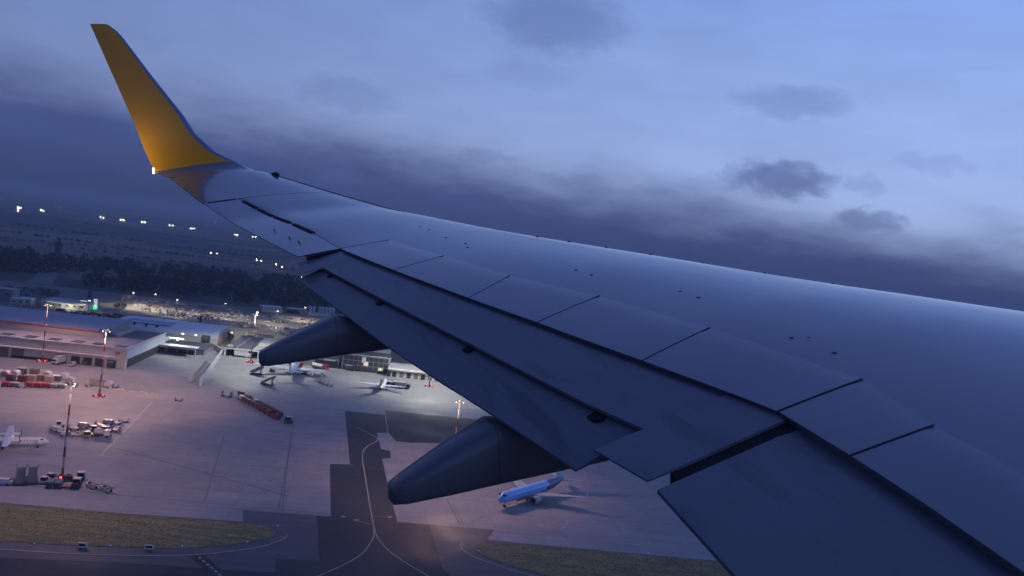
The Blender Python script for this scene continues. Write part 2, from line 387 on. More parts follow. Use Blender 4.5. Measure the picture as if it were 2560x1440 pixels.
for (y, x, mt, r) in ((6.25, -6.05, M_FAST, .022), (6.18, -5.93, M_ORANGE, .014), (5.85, -6.0, M_FAST, .022), (7.75, -6.05, M_FAST, .016), (7.5, -6.02, M_FAST, .022),
                      (8.95, -6.55, M_FAST, .022), (8.7, -6.5, M_FAST, .022), (10.55, -7.2, M_FAST, .022), (10.75, -7.15, M_FAST, .022), (11.2, -7.25, M_FAST, .022), (11.75, -7.3, M_FAST, .02), (12.0, -7.35, M_FAST, .02)):
    z = zU(y, x); MB().tube((x, y, z - .01), (x, y, z + .003), r, r * .8, 10).build('access_cap', mt, plane)
for (y, s) in ((12.9, .72), (12.4, .8), (12.1, .72)):
    x = TEx(y) + .28; z = zU(y, x); MB().box((x, y, z + .003), (.012, .16, .008)).build('static_wick', M_FAST, plane)

# flap track fairings
def fairing(y0, st, skew=0.0):
    mb = MB(); rings = []; n = 20
    for (x, zt, zb, hw) in st:
        zc, hz = (zt + zb) / 2, (zt - zb) / 2; ring = []
        for i in range(n):
            t = 2 * math.pi * i / n; c, s_ = math.cos(t), math.sin(t); e = .6
            ring.append((x, y0 + skew * (x + 9) + hw * math.copysign(abs(c) ** e, c), zc + hz * math.copysign(abs(s_) ** e, s_)))
        rings.append(ring)
    mb.rings(rings); o = mb.build('flap_track_fairing', M_FAIR, plane, smooth=50)
    for (x0, z0, b0, w0), (x1, z1, b1, w1) in zip(st[4:5], st[5:6]):          # split lines of the fairing shells
        rg = []
        for x, k in ((x0 - .002, 1.003), (x0 + .002, 1.003)):
            zc, hz = (z0 + b0) / 2, (z0 - b0) / 2 * k
            rg.append([(x, y0 + w0 * k * math.copysign(abs(math.cos(t)) ** .6, math.cos(t)), zc + hz * math.copysign(abs(math.sin(t)) ** .6, math.sin(t))) for t in [2 * math.pi * i / n for i in range(n)]])
        MB().rings(rg, False, False).build('fairing_seam', M_FAST, o)
    return o
fairing(9.82, [(-9.835, .435, .33, .03), (-9.815, .46, .305, .075), (-9.73, .50, .30, .115), (-9.4, .63, .31, .16), (-9.05, .755, .325, .185), (-8.6, .72, .33, .20), (-8.0, .72, .35, .21), (-7.3, .75, .42, .19), (-6.6, .78, .62, .1)])
fairing(6.93, [(-9.265, -.055, -.15, .04), (-9.245, -.025, -.18, .09), (-9.15, .02, -.185, .13), (-8.8, .19, -.18, .18), (-8.45, .345, -.17, .205), (-8.1, .30, -.16, .22), (-7.5, .30, -.15, .23), (-6.7, .36, -.08, .22), (-5.9, .42, .22, .12)])

# winglet
WP = [(16.7, Zc(16.7))]
_y, _z = WP[0]
for i in range(14):
    a = R(10) + R(68) * (i + .5) / 14; ds = R(68) / 14; _y += ds * math.cos(a); _z += ds * math.sin(a); WP.append((_y, _z))
for i in range(12):
    _y += .2 * math.cos(R(78)); _z += .2 * math.sin(R(78)); WP.append((_y, _z))
def wp(i):
    i = max(0, min(i, len(WP) - 1.001)); k = int(i); t = i - k; a, b = WP[k], WP[k + 1]
    dy, dz = b[0] - a[0], b[1] - a[1]; L = math.hypot(dy, dz)
    return a[0] + dy * t, a[1] + dz * t, -dz / L, dy / L
WLE = ([0, 3, 6.175, 9.67, 13.34, 15.82, 19.58, 23.3, 23.9, 24.25], [-8.78, -8.98, -9.207, -9.602, -9.853, -10.093, -10.573, -11.02, -11.12, -11.22])
WTE = ([0, 3.9, 14.34, 19.33, 24.26], [-10.44, -10.661, -10.897, -11.206, -11.511])
def winglet_part(name, i0, i1, n, mats, le_strip):
    """i0(s), i1(s): station index at chord fraction s"""
    mb = MB(); S = [0, .01, .03, .06, .11, .2, .32, .45, .6, .75, .88, 1.0]; rings = []
    for k in range(n + 1):
        up, lo = [], []
        for s in S:
            i = i0(s) + (i1(s) - i0(s)) * k / n; a, b = interp(i, *WLE), interp(i, *WTE)
            y, z, ny, nz = wp(i); x = a + (b - a) * s
            h = interp(i, [0, 6, 14, 24.3], [.085, .07, .055, .028]) * prof(s) + .004
            up.append((x, y + ny * h, z + nz * h)); lo.append((x, y - ny * h * .7, z - nz * h * .7))
        rings.append(up + lo[::-1])
    mb.rings(rings)
    if le_strip:
        nr = len(rings[0])
        for fi in range(len(mb.f)):
            j = fi % nr
            if fi < nr * n and (j < 4 or j >= nr - 5): mb.m[fi] = 1
    return mb.build(name, mats, plane, smooth=45)
bs = lambda s: 6.4 - 2.5 * s
winglet_part('winglet_root', lambda s: 0.0, lambda s: bs(s), 8, [M_WING, M_WING], False)
winglet_part('winglet', lambda s: bs(s) + .02, lambda s: 24.25, 30, [M_YEL, M_WLE], True)
# position light on the winglet's trailing edge
M_LAMP = material('position_light_lens', (0.9, 0.9, 0.9), 0.3, emit=(1.0, 0.97, 0.9), estr=6.0)
MB().box((-10.70, 17.005, 2.435), (.03, .02, .045)).build('position_light', M_LAMP, plane)
MB().box((-10.70, 17.005, 2.375), (.03, .02, .035)).build('position_light', M_LAMP, plane)
ld = bpy.data.lights.new('position_light_beam', 'POINT'); ld.energy = 9.0; ld.shadow_soft_size = 0.06; ld.color = (1.0, 0.88, 0.6)
lo_ = bpy.data.objects.new('position_light_beam', ld); COL.objects.link(lo_); lo_.parent = plane; lo_.location = (-11.2, 17.02, 2.78)
# ================================================================== setting: ground, pavements, grass, markings
def PXP(pts, z): return [G(x, y, z) for x, y in pts]
def sheet(name, pts, mat, z, kind='structure', parent=None, px=True):
    P = PXP(pts, z) if px else [Vector((p[0], p[1], z)) for p in pts]
    o = MB().poly(P).build(name, mat, parent)
    if kind and not parent: o['kind'] = kind
    return o

def ground_mat():
    m = material('countryside', (0.06, 0.055, 0.06), 0.95); t = NT(m.node_tree); b = m.node_tree.nodes['Principled BSDF']
    tcn = t.n.new('ShaderNodeTexCoord'); mp = t.n.new('ShaderNodeMapping'); t.l.new(tcn.outputs['Object'], mp.inputs[0])
    mp.inputs['Scale'].default_value = (1 / 420, 1 / 260, 1); mp.inputs['Rotation'].default_value = (0, 0, 0.2)
    v = t.n.new('ShaderNodeTexVoronoi'); t.l.new(mp.outputs[0], v.inputs[0]); v.inputs['Scale'].default_value = 1.0; v.inputs['Randomness'].default_value = 0.8
    fld = t.ramp(t.sep(v.outputs['Color'])[0], [(0, (0.055, 0.055, 0.04)), (.3, (0.17, 0.115, 0.09)), (.6, (0.06, 0.058, 0.046)), (.8, (0.21, 0.145, 0.11)), (1, (0.10, 0.085, 0.065))], 'CONSTANT')
    n = t.noise(tcn.outputs['Object'], 0.03, 6, 0.65); k = t.mapr(n, .3, .7, .65, 1.3)
    t.l.new(t.mix(1.0, fld, t.xyz(k, k, k), 'MULTIPLY'), b.inputs['Base Color'])
    return m
def concrete_mat(name, base, seam=7.5, ang=11.0, streak=0.1):
    m = material(name, base, 0.75); t = NT(m.node_tree); b = m.node_tree.nodes['Principled BSDF']
    tcn = t.n.new('ShaderNodeTexCoord'); mp = t.n.new('ShaderNodeMapping'); t.l.new(tcn.outputs['Object'], mp.inputs[0])
    mp.inputs['Rotation'].default_value = (0, 0, -R(ang))
    n1 = t.noise(tcn.outputs['Object'], 0.035, 6, 0.6, 0.3); n2 = t.noise(tcn.outputs['Object'], 0.6, 4, 0.6)
    mp2 = t.n.new('ShaderNodeMapping'); t.l.new(mp.outputs[0], mp2.inputs[0]); mp2.inputs['Scale'].default_value = (0.02, 0.35, 1)
    n3 = t.noise(mp2.outputs[0], 1.0, 4, 0.6)
    br = t.n.new('ShaderNodeTexBrick'); t.l.new(mp.outputs[0], br.inputs[0]); br.offset = 0.0
    for q, vv in (('Scale', 1.0), ('Mortar Size', 0.05), ('Brick Width', seam), ('Row Height', seam), ('Bias', 0.0), ('Mortar Smooth', 0.5)): br.inputs[q].default_value = vv
    br.inputs['Color1'].default_value = (0.93, 0.93, 0.93, 1); br.inputs['Color2'].default_value = (1.06, 1.06, 1.06, 1); br.inputs['Mortar'].default_value = (0.62, 0.62, 0.62, 1)
    k = t.math('MULTIPLY', t.math('MULTIPLY', t.mapr(n1, .28, .72, .80, 1.16), t.mapr(n2, .3, .7, .94, 1.06)), t.mapr(n3, .3, .7, 1 - streak, 1 + streak))
    c = t.mix(1.0, base, t.xyz(k, k, k), 'MULTIPLY'); c = t.mix(1.0, c, br.outputs[0], 'MULTIPLY')
    st = t.noise(mp.outputs[0], .11, 6, .68, .8); sk = t.mapr(st, .56, .74, 1.0, .80, True)
    c = t.mix(1.0, c, t.xyz(sk, sk, sk), 'MULTIPLY')
    t.l.new(c, b.inputs['Base Color']); t.l.new(t.mapr(n1, .3, .7, .6, .9), b.inputs['Roughness'])
    return m
M_GROUND = ground_mat()
M_CONC = concrete_mat('apron_concrete', (0.31, 0.305, 0.31))
M_TAXI = concrete_mat('taxiway_asphalt', (0.115, 0.115, 0.12), 60.0, 11, 0.14)
M_DARK = concrete_mat('new_asphalt', (0.036, 0.037, 0.042), 40.0, 11, 0.12)
M_LOT = concrete_mat('car_park_asphalt', (0.135, 0.125, 0.11), 25.0, 8, 0.1)
M_YLINE = material('yellow_line_paint', (0.42, 0.36, 0.22), 0.7, var=.25, vscale=.5)
M_WLINE = material('white_line_paint', (0.40, 0.40, 0.41), 0.7, var=.25, vscale=.4)
M_SEAM = material('bitumen_seam', (0.175, 0.17, 0.17), 0.8, var=.2, vscale=.2)
g = MB().poly([(-21000, -2500, -.06), (21000, -2500, -.06), (21000, 24000, -.06), (-21000, 24000, -.06)]).build('ground', M_GROUND); g['kind'] = 'structure'
sheet('taxiway', [(-420, 60), (420, 60), (420, 330), (-420, 250)], M_TAXI, -.02, px=False)
# apron concrete: bounded by the grass strip / taxiway in front and the buildings behind
front = [G(x, y, .02).xy for x, y in ((-900, 1195), (0, 1256), (300, 1283), (607, 1304), (607, 1275), (827, 1291), (993, 1305), (1236, 1324), (1218, 1350), (1500, 1376), (1900, 1412), (3200, 1530))]
back = [Vector((340, 560)), Vector((-20, 540)), Vector((-190, 560)), Vector((-190, 520)), Vector((-460, 470))]
sheet('apron', [tuple(p) for p in front] + [tuple(p) for p in back], M_CONC, .02, px=False)
sheet('new_asphalt_lane', [(862, 1027), (962, 1037), (968, 1082), (942, 1082), (953, 1123), (975, 1127), (977, 1145), (955, 1147), (993, 1306), (1073, 1311), (1107, 1423), (1200, 1500), (690, 1500), (690, 1397), (800, 1402), (793, 1289), (827, 1291), (825, 1160), (875, 1160)], M_DARK, .05)
sheet('new_asphalt_stand', [(963.5, 1026), (1218, 1051), (1350, 1070), (1320, 1135), (1127, 1108), (1028, 1107), (990, 1103), (971, 1082), (969, 1070)], M_DARK, .05)
sheet('new_asphalt_strip', [(-500, 1372), (0, 1394), (300, 1406), (688, 1432), (688, 1560), (-500, 1560)], M_DARK, .02)
# car park and landside ground behind the terminal row
sheet('car_park', [(-520, 560), (-150, 552), (-80, 640), (-60, 830), (-150, 830), (-300, 760), (-470, 738), (-560, 700)], M_LOT, -.02, px=False)

def polyline(name, pts, w, mat, z=.085, closed=False, parent=None):
    P = [G(x, y, z) for x, y in pts]; mb = MB(); L, Rr = [], []
    for i, p in enumerate(P):
        d = (P[min(i + 1, len(P) - 1)] - P[max(i - 1, 0)]).normalized(); nrm = Vector((-d.y, d.x, 0)) * w / 2
        L.append(p + nrm); Rr.append(p - nrm)
    b = len(mb.v); mb.v += [tuple(p) for p in L + Rr]; n = len(P)
    for i in range(n - 1): mb.face((i, i + 1, n + i + 1, n + i))
    o = mb.build(name, mat); o['kind'] = 'structure'
    return o
def curve(pts, n=8):
    out = []
    for i in range(len(pts) - 1):
        p0, p1, p2, p3 = pts[max(i - 1, 0)], pts[i], pts[i + 1], pts[min(i + 2, len(pts) - 1)]
        for k in range(n):
            t = k / n; out.append(tuple(0.5 * (2 * p1[j] + (p2[j] - p0[j]) * t + (2 * p0[j] - 5 * p1[j] + 4 * p2[j] - p3[j]) * t * t + (3 * p1[j] - p0[j] - 3 * p2[j] + p3[j]) * t ** 3) for j in (0, 1)))
    return out + [pts[-1]]
polyline('taxi_line', curve([(890, 1067), (925, 1085), (944, 1100), (918, 1116), (906, 1138), (913, 1190), (925, 1265), (935, 1328), (926, 1357), (890, 1395), (790, 1442), (730, 1462)]), .42, M_YLINE)
polyline('taxi_line', curve([(933, 1310), (945, 1345), (985, 1387), (1075, 1442), (1150, 1480)]), .42, M_YLINE, .09)
polyline('taxiway_edge_line', curve([(-200, 1362), (0, 1373), (200, 1385), (400, 1389), (520, 1384), (640, 1369), (700, 1351), (718, 1338)]), .5, M_YLINE, .06)
polyline('taxiway_edge_line', curve([(1186, 1349), (1160, 1354), (1152, 1362), (1162, 1378), (1205, 1400), (1290, 1428), (1400, 1458)]), .45, M_YLINE, .06)
for a, b, ww in (((935, 1290), (968, 1292), .2), ((893, 1301), (931, 1312), .2), ((853, 1290), (860, 1291), .2), ((850, 1160), (882, 1163), .4)): polyline('hold_line', [a, b], ww, M_YLINE)
for c in ((975, 1292.5), (891, 1300), (858, 1291)):
    sheet('hold_arrow', [(c[0] - 9, c[1]), (c[0], c[1] - 2.2), (c[0] + 9, c[1]), (c[0], c[1] + 2.2)], M_YLINE, .10)
polyline('service_lane', [(490, 1386), (565, 1450)], 3.4, M_DARK, .045)
for i in range(7):
    t = i / 7; a = (497 + 70 * t, 1392 + 60 * t); polyline('lane_dash', [a, (a[0] + 5, a[1] + 4.4)], .6, M_WLINE, .08)
for a, b, ww, mt in (((735, 1062), (695, 1278), .25, M_SEAM), ((728, 1080), (705, 1280), .25, M_SEAM), ((290, 1120), (720, 1240), .7, M_SEAM), ((0, 1207), (280, 1236), .35, M_SEAM), ((280, 1236), (830, 1285), .35, M_SEAM),
                     ((560, 1090), (512, 1252), .3, M_SEAM), ((400, 1040), (800, 1110), .3, M_SEAM), ((1118, 1250), (1150, 1312), .5, M_SEAM), ((1170, 1310), (1212, 1288), .3, M_SEAM), ((1130, 1258), (1160, 1313), .3, M_SEAM),
                     ((380, 1005), (252, 1138), .9, M_WLINE), ((247, 1136), (272, 1142), .5, M_WLINE), ((180, 1106), (282, 1101), .35, M_WLINE), ((240, 1060), (420, 1050), .2, M_SEAM), ((1250, 1320), (1650, 1352), .25, M_SEAM), ((1500, 1352), (1780, 1380), .2, M_WLINE),
                     ((300, 965), (392, 985), .35, M_WLINE), ((168, 991), (180, 992), .5, M_WLINE), ((1395, 1290), (1400, 1291), .3, M_WLINE)):
    polyline('apron_line', [a, b], ww, mt, .055)
polyline('apron_line', curve([(1403, 1280), (1416, 1296), (1417, 1310), (1403, 1324)]), .3, M_WLINE, .055)
for cx, cy, s in ((312, 1153, 18), (1284, 1298, 12), (1392, 1316, 12), (480, 1140, 12)):
    polyline('stand_mark', [(cx - s, cy - 2), (cx, cy - 5), (cx + s, cy), (cx, cy + 5), (cx - s, cy - 2)], .25, M_SEAM, .06)

# grass strips: soil sheet plus blades
def grass_mat():
    m = material('grass_blades', (0.08, 0.085, 0.03), 0.9); t = NT(m.node_tree); b = m.node_tree.nodes['Principled BSDF']
    tcn = t.n.new('ShaderNodeTexCoord'); mp = t.n.new('ShaderNodeMapping'); t.l.new(tcn.outputs['Object'], mp.inputs[0]); mp.inputs['Scale'].default_value = (0.07, 0.45, 1); mp.inputs['Rotation'].default_value = (0, 0, -R(8))
    n = t.noise(mp.outputs[0], 1.0, 6, 0.7); n2 = t.noise(tcn.outputs['Object'], .35, 3, .6)
    c = t.ramp(t.math('ADD', t.math('MULTIPLY', n, .75), t.math('MULTIPLY', n2, .25)), [(.30, (0.10, 0.115, 0.045)), (.45, (0.19, 0.175, 0.065)), (.58, (0.30, 0.24, 0.095)), (.72, (0.45, 0.36, 0.19))])
    t.l.new(c, b.inputs['Base Color']); return m
M_GRASS = grass_mat(); M_SOIL = M_GRASS
GL = [(-700, 1212), (0, 1259), (300, 1285), (600, 1307), (660, 1314), (688, 1325), (690, 1336), (662, 1349), (560, 1364), (440, 1371), (200, 1364), (0, 1352), (-700, 1300)]
GR = [(1225, 1353), (1196, 1362), (1184, 1374), (1215, 1393), (1300, 1421), (1400, 1446), (1600, 1480), (2300, 1560), (2300, 1450), (1800, 1404), (1500, 1378)]
def inside(p, poly):
    c = False; j = len(poly) - 1
    for i in range(len(poly)):
        a, b = poly[i], poly[j]
        if (a.y > p[1]) != (b.y > p[1]) and p[0] < (b.x - a.x) * (p[1] - a.y) / (b.y - a.y) + a.x: c = not c
        j = i
    return c
for pts, nb in ((GL, 9000), (GR, 8000)):
    sheet('turf', pts, M_SOIL, .06)
    P = PXP(pts, .06); x0, x1 = min(p.x for p in P), max(p.x for p in P); y0, y1 = min(p.y for p in P), max(p.y for p in P)
    x0, x1 = max(x0, -190), min(x1, 110)
    mb = MB(); n = 0
    while n < nb:
        p = (random.uniform(x0, x1), random.uniform(y0, y1))
        n += 1
        if not inside(p, P): continue
        h = random.uniform(.03, .07) * (2.2 if random.random() < .05 else 1); r = random.uniform(.15, .4); a = random.uniform(0, 6.28)
        for q in range(2):
            a += 1.6; dx, dy = math.cos(a) * r, math.sin(a) * r
            mb.poly([(p[0] - dx, p[1] - dy, .06), (p[0] + dx, p[1] + dy, .06), (p[0] + dx * .3 + random.uniform(-.1, .1), p[1] + dy * .3, .06 + h)])
    o = mb.build('grass', M_GRASS); tag(o, 'dry and green mown grass on the strip beside the taxiway', 'grass', kind='stuff')
# ------------------------------------------------------------------ haze
def make_haze():
    m = bpy.data.materials.new('hazy_air'); m.use_nodes = True; m.node_tree.nodes.clear()
    o = m.node_tree.nodes.new('ShaderNodeOutputMaterial'); v = m.node_tree.nodes.new('ShaderNodeVolumePrincipled')
    v.inputs['Color'].default_value = (0.80, 0.86, 1.0, 1); v.inputs['Density'].default_value = 0.0002; v.inputs['Anisotropy'].default_value = 0.0
    m.node_tree.links.new(v.outputs[0], o.inputs['Volume'])
    mb = MB().box((0, 10750, 66), (43000, 27500, 136)); h = mb.build('haze', m); h['kind'] = 'stuff'
make_haze()
# ================================================================== floodlight masts
M_RED = material('mast_red_paint', (0.26, 0.018, 0.018), .5, var=.2, vscale=.4); M_WHT = material('mast_white_paint', (0.45, 0.45, 0.47), .5, var=.15, vscale=.4)
M_STEEL = material('dark_galvanised_steel', (0.07, 0.07, 0.08), .5, metal=.3)
M_FLOOD = material('floodlight_glass', (1, 1, 1), .3, emit=(1.0, 0.85, 0.6), estr=22.0)
M_REDLAMP = material('red_obstruction_lamp', (0.6, 0.02, 0.02), .3, emit=(1.0, 0.08, 0.06), estr=6.0)
M_BLOCK = material('barrier_white', (0.6, 0.58, 0.55), .7)
MAST_H = 30.6
def flood(name, watts, color, parent, z, soft=2.4, power=2.0, cap=3.6):
    """lantern whose optics throw more light sideways than straight down, as floodlights do"""
    l = bpy.data.lights.new(name, 'SPOT'); l.energy = watts; l.color = color; l.shadow_soft_size = soft; l.spot_size = R(164); l.spot_blend = .5
    l.use_nodes = True; t = NT(l.node_tree); em = l.node_tree.nodes.get('Emission')
    tcn = t.n.new('ShaderNodeTexCoord'); zc = t.math('ABSOLUTE', t.sep(tcn.outputs['Normal'])[2])
    k = t.math('MINIMUM', t.math('POWER', t.math('MAXIMUM', zc, 0.05), -power), cap)
    t.l.new(k, em.inputs['Strength'])
    o = bpy.data.objects.new(name, l); COL.objects.link(o); o.parent = parent; o.location = (0, 0, z)
    return o
def mast(px, py, label, color, watts, lamps=True, base_lamp=True):
    p = G(px, py); t = thing('floodlight_mast', label, 'light mast', p, random.uniform(0, 1), 'floodlight masts on the apron')
    n = 9
    for i in range(n):
        z0, z1 = MAST_H * i / n, MAST_H * (i + 1) / n; r = lambda z: .38 - .18 * z / MAST_H
        mb = MB().tube((0, 0, z0), (0, 0, z1), r(z0), r(z1), 10); mb.build('red_band' if i % 2 == 0 else 'white_band', M_STEEL if i == 8 else M_RED if i % 2 == 0 else M_WHT, t, smooth=60)  # topmost band coloured dark to tone down the floodlight falling on it
    mb = MB()
    for k in range(8):
        a = k * math.pi / 4; mb.tube((1.3 * math.cos(a), 1.3 * math.sin(a), MAST_H), (1.3 * math.cos(a + math.pi / 4), 1.3 * math.sin(a + math.pi / 4), MAST_H), .06, n=6)
    mb.tube((-1.4, 0, MAST_H), (1.4, 0, MAST_H), .07, n=6).tube((0, -1.4, MAST_H), (0, 1.4, MAST_H), .07, n=6).tube((0, 0, MAST_H), (0, 0, MAST_H + 1.2), .05, n=6)
    mb.build('head_frame', M_STEEL, t)
    for k in range(6):
        a = k * math.pi / 3 + .3; c = (1.35 * math.cos(a), 1.35 * math.sin(a), MAST_H - .25)
        h = MB().box(c, (.55, .45, .3), a, .5).build('floodlight', M_STEEL, t)
        if lamps and k % 2: MB().box((c[0] + .1 * math.cos(a), c[1] + .1 * math.sin(a), c[2] - .2), (.42, .36, .05), a, .5).build('lamp_glass', M_FLOOD, h)
    mb = MB().box((0, 0, .5), (1.6, 1.6, 1.0)); mb.build('plinth', M_STEEL, t)
    for k in range(6):
        a = k * math.pi / 3; MB().box((2.4 * math.cos(a), 2.4 * math.sin(a), .4), (.6, 1.4, .8), a).build('barrier_block', M_RED if k % 2 else M_BLOCK, t)
    if base_lamp:
        for a in (3.9, 5.0): MB().box((2.5 * math.cos(a), 2.5 * math.sin(a), 1.0), (.4, .4, .4)).build('warning_lamp', M_REDLAMP, t)
    if watts: flood('mast_light', watts, color, t, MAST_H - .6)
    return t
def to_px(P):
    v = Vector(P) - Vector((0, 0, CAM_H)); return 1280 + F_PX * v.dot(_r) / v.dot(_f), 720 - F_PX * v.dot(_u) / v.dot(_f)
WARM, COOL = (1.0, 0.56, 0.42), (0.97, 0.95, 0.82)
mast(155, 1195, 'red and white floodlight mast among the parked stairs and belt loaders', WARM, 13000)
mast(248, 991, 'red and white floodlight mast beside the end of the cargo container row', WARM, 40000)
mast(105, 904, 'red and white floodlight mast in front of the long cargo building', WARM, 19000)
mast(626, 906, 'floodlight mast in front of the dark-roofed shed and white lorry', COOL, 42000)
mast(1072, 966, 'mast at the terminal corner, its top hidden by the wing flap', COOL, 52000)
pb = G(1150, 1002, MAST_H); mx, my = to_px((pb.x, pb.y, 0))
mast(mx, my, 'red and white mast on the asphalt, its foot hidden by the flap fairing', WARM, 20000, base_lamp=False)

# ================================================================== buildings; the airport's own axes: x along the terminal row, y away from the apron
AO, AR = Vector((-201.5, 417.0, 0)), R(8.3)
AU, AV = Vector((math.cos(AR), math.sin(AR), 0)), Vector((-math.sin(AR), math.cos(AR), 0))
def L(x, y, z=0.0): return AO + AU * x + AV * y + Vector((0, 0, z))
M_PALE = material('pale_render', (0.46, 0.42, 0.40), .8, var=.12, vscale=.15); M_CREAM = material('cream_cladding', (0.50, 0.50, 0.45), .7, var=.1, vscale=.12)
M_ROOFP = material('pale_roof_membrane', (0.36, 0.35, 0.36), .8, var=.14, vscale=.08); M_ROOFB = material('blue_grey_metal_roof', (0.24, 0.27, 0.37), .5, var=.12, vscale=.06)
M_ROOFL = material('light_blue_roof_sheet', (0.58, 0.64, 0.72), .45, var=.08, vscale=.1); M_PANEL = material('blue_roof_panel', (0.16, 0.22, 0.40), .35, var=.1, vscale=.2)
M_ROOFD = material('dark_roof_felt', (0.085, 0.09, 0.11), .85, var=.2, vscale=.1); M_WALLG = material('grey_wall_sheet', (0.22, 0.21, 0.22), .7, var=.12, vscale=.1)
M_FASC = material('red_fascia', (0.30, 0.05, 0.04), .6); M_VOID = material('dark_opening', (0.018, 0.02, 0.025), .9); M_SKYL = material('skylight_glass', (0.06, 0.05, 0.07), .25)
M_TRIM = material('white_trim', (0.62, 0.62, 0.62), .6, var=.08, vscale=.3); M_GLASS = material('dark_facade_glass', (0.035, 0.045, 0.05), .12, spec=.6)
M_LIT = material('lit_window', (0.5, 0.45, 0.35), .4, emit=(1.0, 0.86, 0.62), estr=.45); M_STRIP = material('light_strip', (1, 1, 1), .4, emit=(0.9, 1.0, 0.9), estr=7.0)
M_SIGN = material('dark_green_sign', (0.015, 0.03, 0.035), .5); M_SIGNT = material('sign_lettering', (0.30, 0.38, 0.38), .6)
M_BROWN = material('brown_badge', (0.055, 0.03, 0.015), .5); M_GOLD = material('gold_badge', (0.50, 0.27, 0.03), .5); M_LAMPW = material('wall_lamp', (1, 1, 1), .4, emit=(1.0, 0.95, 0.8), estr=25.0)
M_BROWNWALL = material('brown_wall', (0.16, 0.13, 0.12), .8, var=.15, vscale=.2)  # plain brown for the side wall, bay doors and doorways
def bld(name, label, x, y): return thing(name, label, 'building', L(x, y), AR)
def part(t, name, mat, c, d, ry=0.0): return MB().box(c, d, 0, ry).build(name, mat, t)
# -- long cargo building at the left
b = bld('cargo_building', 'long pale cargo building with six roof lights and dock doors, at the left', 0, 0)
part(b, 'wall', M_PALE, (-57.5, 35, 5.15), (115, 70, 10.3)); part(b, 'roof', M_ROOFP, (-57.5, 35, 10.45), (115.6, 70.6, .3))
part(b, 'dark_roof_area', M_ROOFD, (-14.5, 53, 10.63), (24, 32, .06))
part(b, 'parapet', M_TRIM, (0.15, 35, 10.9), (.5, 70.4, .9)); part(b, 'roof_edge', M_PALE, (-57.5, -.18, 10.75), (114, .35, .35))
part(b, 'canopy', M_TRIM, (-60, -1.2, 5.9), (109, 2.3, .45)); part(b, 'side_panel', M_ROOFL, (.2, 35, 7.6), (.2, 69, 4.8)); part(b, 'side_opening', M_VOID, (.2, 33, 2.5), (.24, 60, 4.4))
part(b, 'corner_pillar', M_TRIM, (.1, .3, 2.6), (.7, .7, 5.2))
for x in (-63.4, -51.5, -39.4, -27.5, -17.1, -5.2, -75.4, -87.4): part(b, 'roof_light', M_SKYL, (x, 7.6, 10.72), (5.6, 6.2, .25))
for x in (-25.2, -19.0, -13.1, -6.9, -31.8):
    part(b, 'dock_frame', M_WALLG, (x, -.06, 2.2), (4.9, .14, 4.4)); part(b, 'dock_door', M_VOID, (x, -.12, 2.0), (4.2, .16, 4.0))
for x, wd in ((-62, 7), (-54, 6), (-71, 8), (-82, 9)): part(b, 'bay_door', M_BROWNWALL, (x, -.1, 2.6), (wd, .2, 5.0))
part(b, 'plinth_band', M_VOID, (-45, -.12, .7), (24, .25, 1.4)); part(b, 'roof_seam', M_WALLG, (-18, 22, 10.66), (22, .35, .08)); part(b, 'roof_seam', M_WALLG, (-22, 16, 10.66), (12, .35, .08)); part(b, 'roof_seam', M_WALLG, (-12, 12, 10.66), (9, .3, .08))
sh = [(-1.25, 1.0), (1.25, 1.0), (1.25, -.1), (.9, -.75), (0, -1.25), (-.9, -.75), (-1.25, -.1)]
mb = MB(); mb.rings([[(-4.45 + p[0], -.02, 7.75 + p[1]) for p in sh], [(-4.45 + p[0], -.14, 7.75 + p[1]) for p in sh]]); bd = mb.build('wall_badge', M_BROWN, b)
mb = MB(); s2 = [(p[0] * .8, p[1] * .8 - .15) for p in sh]; mb.rings([[(-4.45 + p[0], -.14, 7.75 + p[1]) for p in s2], [(-4.45 + p[0], -.18, 7.75 + p[1]) for p in s2]]); mb.build('badge_shield', M_GOLD, bd)
mb = MB().box((-4.45, -.2, 8.0), (1.5, .05, .5)); mb.build('badge_band', M_BROWN, bd)
# -- blue-roofed hall behind it
b = bld('freight_hall', 'tall hall with blue-grey roof and red fascia behind the cargo building', -22, 27.5)
mb = MB(); xs = (-95, 0); prof_ = [(0, 10.7), (0, 14.4), (42, 16.2), (42, 0.5)]
mb.rings([[(x, p[0], p[1]) for p in prof_] for x in xs]); mb.build('wall', M_WALLG, b)
mb = MB(); mb.rings([[(x, p[0], p[1]) for p in ((-.8, 14.45), (43, 16.35), (43, 16.6), (-.8, 14.75))] for x in (-96, .7)]); mb.build('roof', M_ROOFB, b)
part(b, 'fascia', M_FASC, (-47.5, -.95, 14.45), (97, .25, .6))
part(b, 'vent', M_STEEL, (-1.5, -.5, 15.0), (1.6, 1.6, 1.4)); part(b, 'lower_wing_roof', M_ROOFP, (2.6, 25, 12.2), (5, 34, .4)); part(b, 'lower_wing_wall', M_WALLG, (2.6, 25, 11.3), (4.6, 33, 1.6))
for k in range(12): part(b, 'roof_rib', M_ROOFB, (-92 + k * 8, 21, 15.62), (.18, 42.5, .12), 0).rotation_euler = (math.atan2(1.8, 42) * 1.0, 0, 0)
for o in [c for c in b.children if c.name.startswith('roof_rib')]: o.location = (0, 0, 0); o.rotation_euler = (0, 0, 0); bpy.data.objects.remove(o)
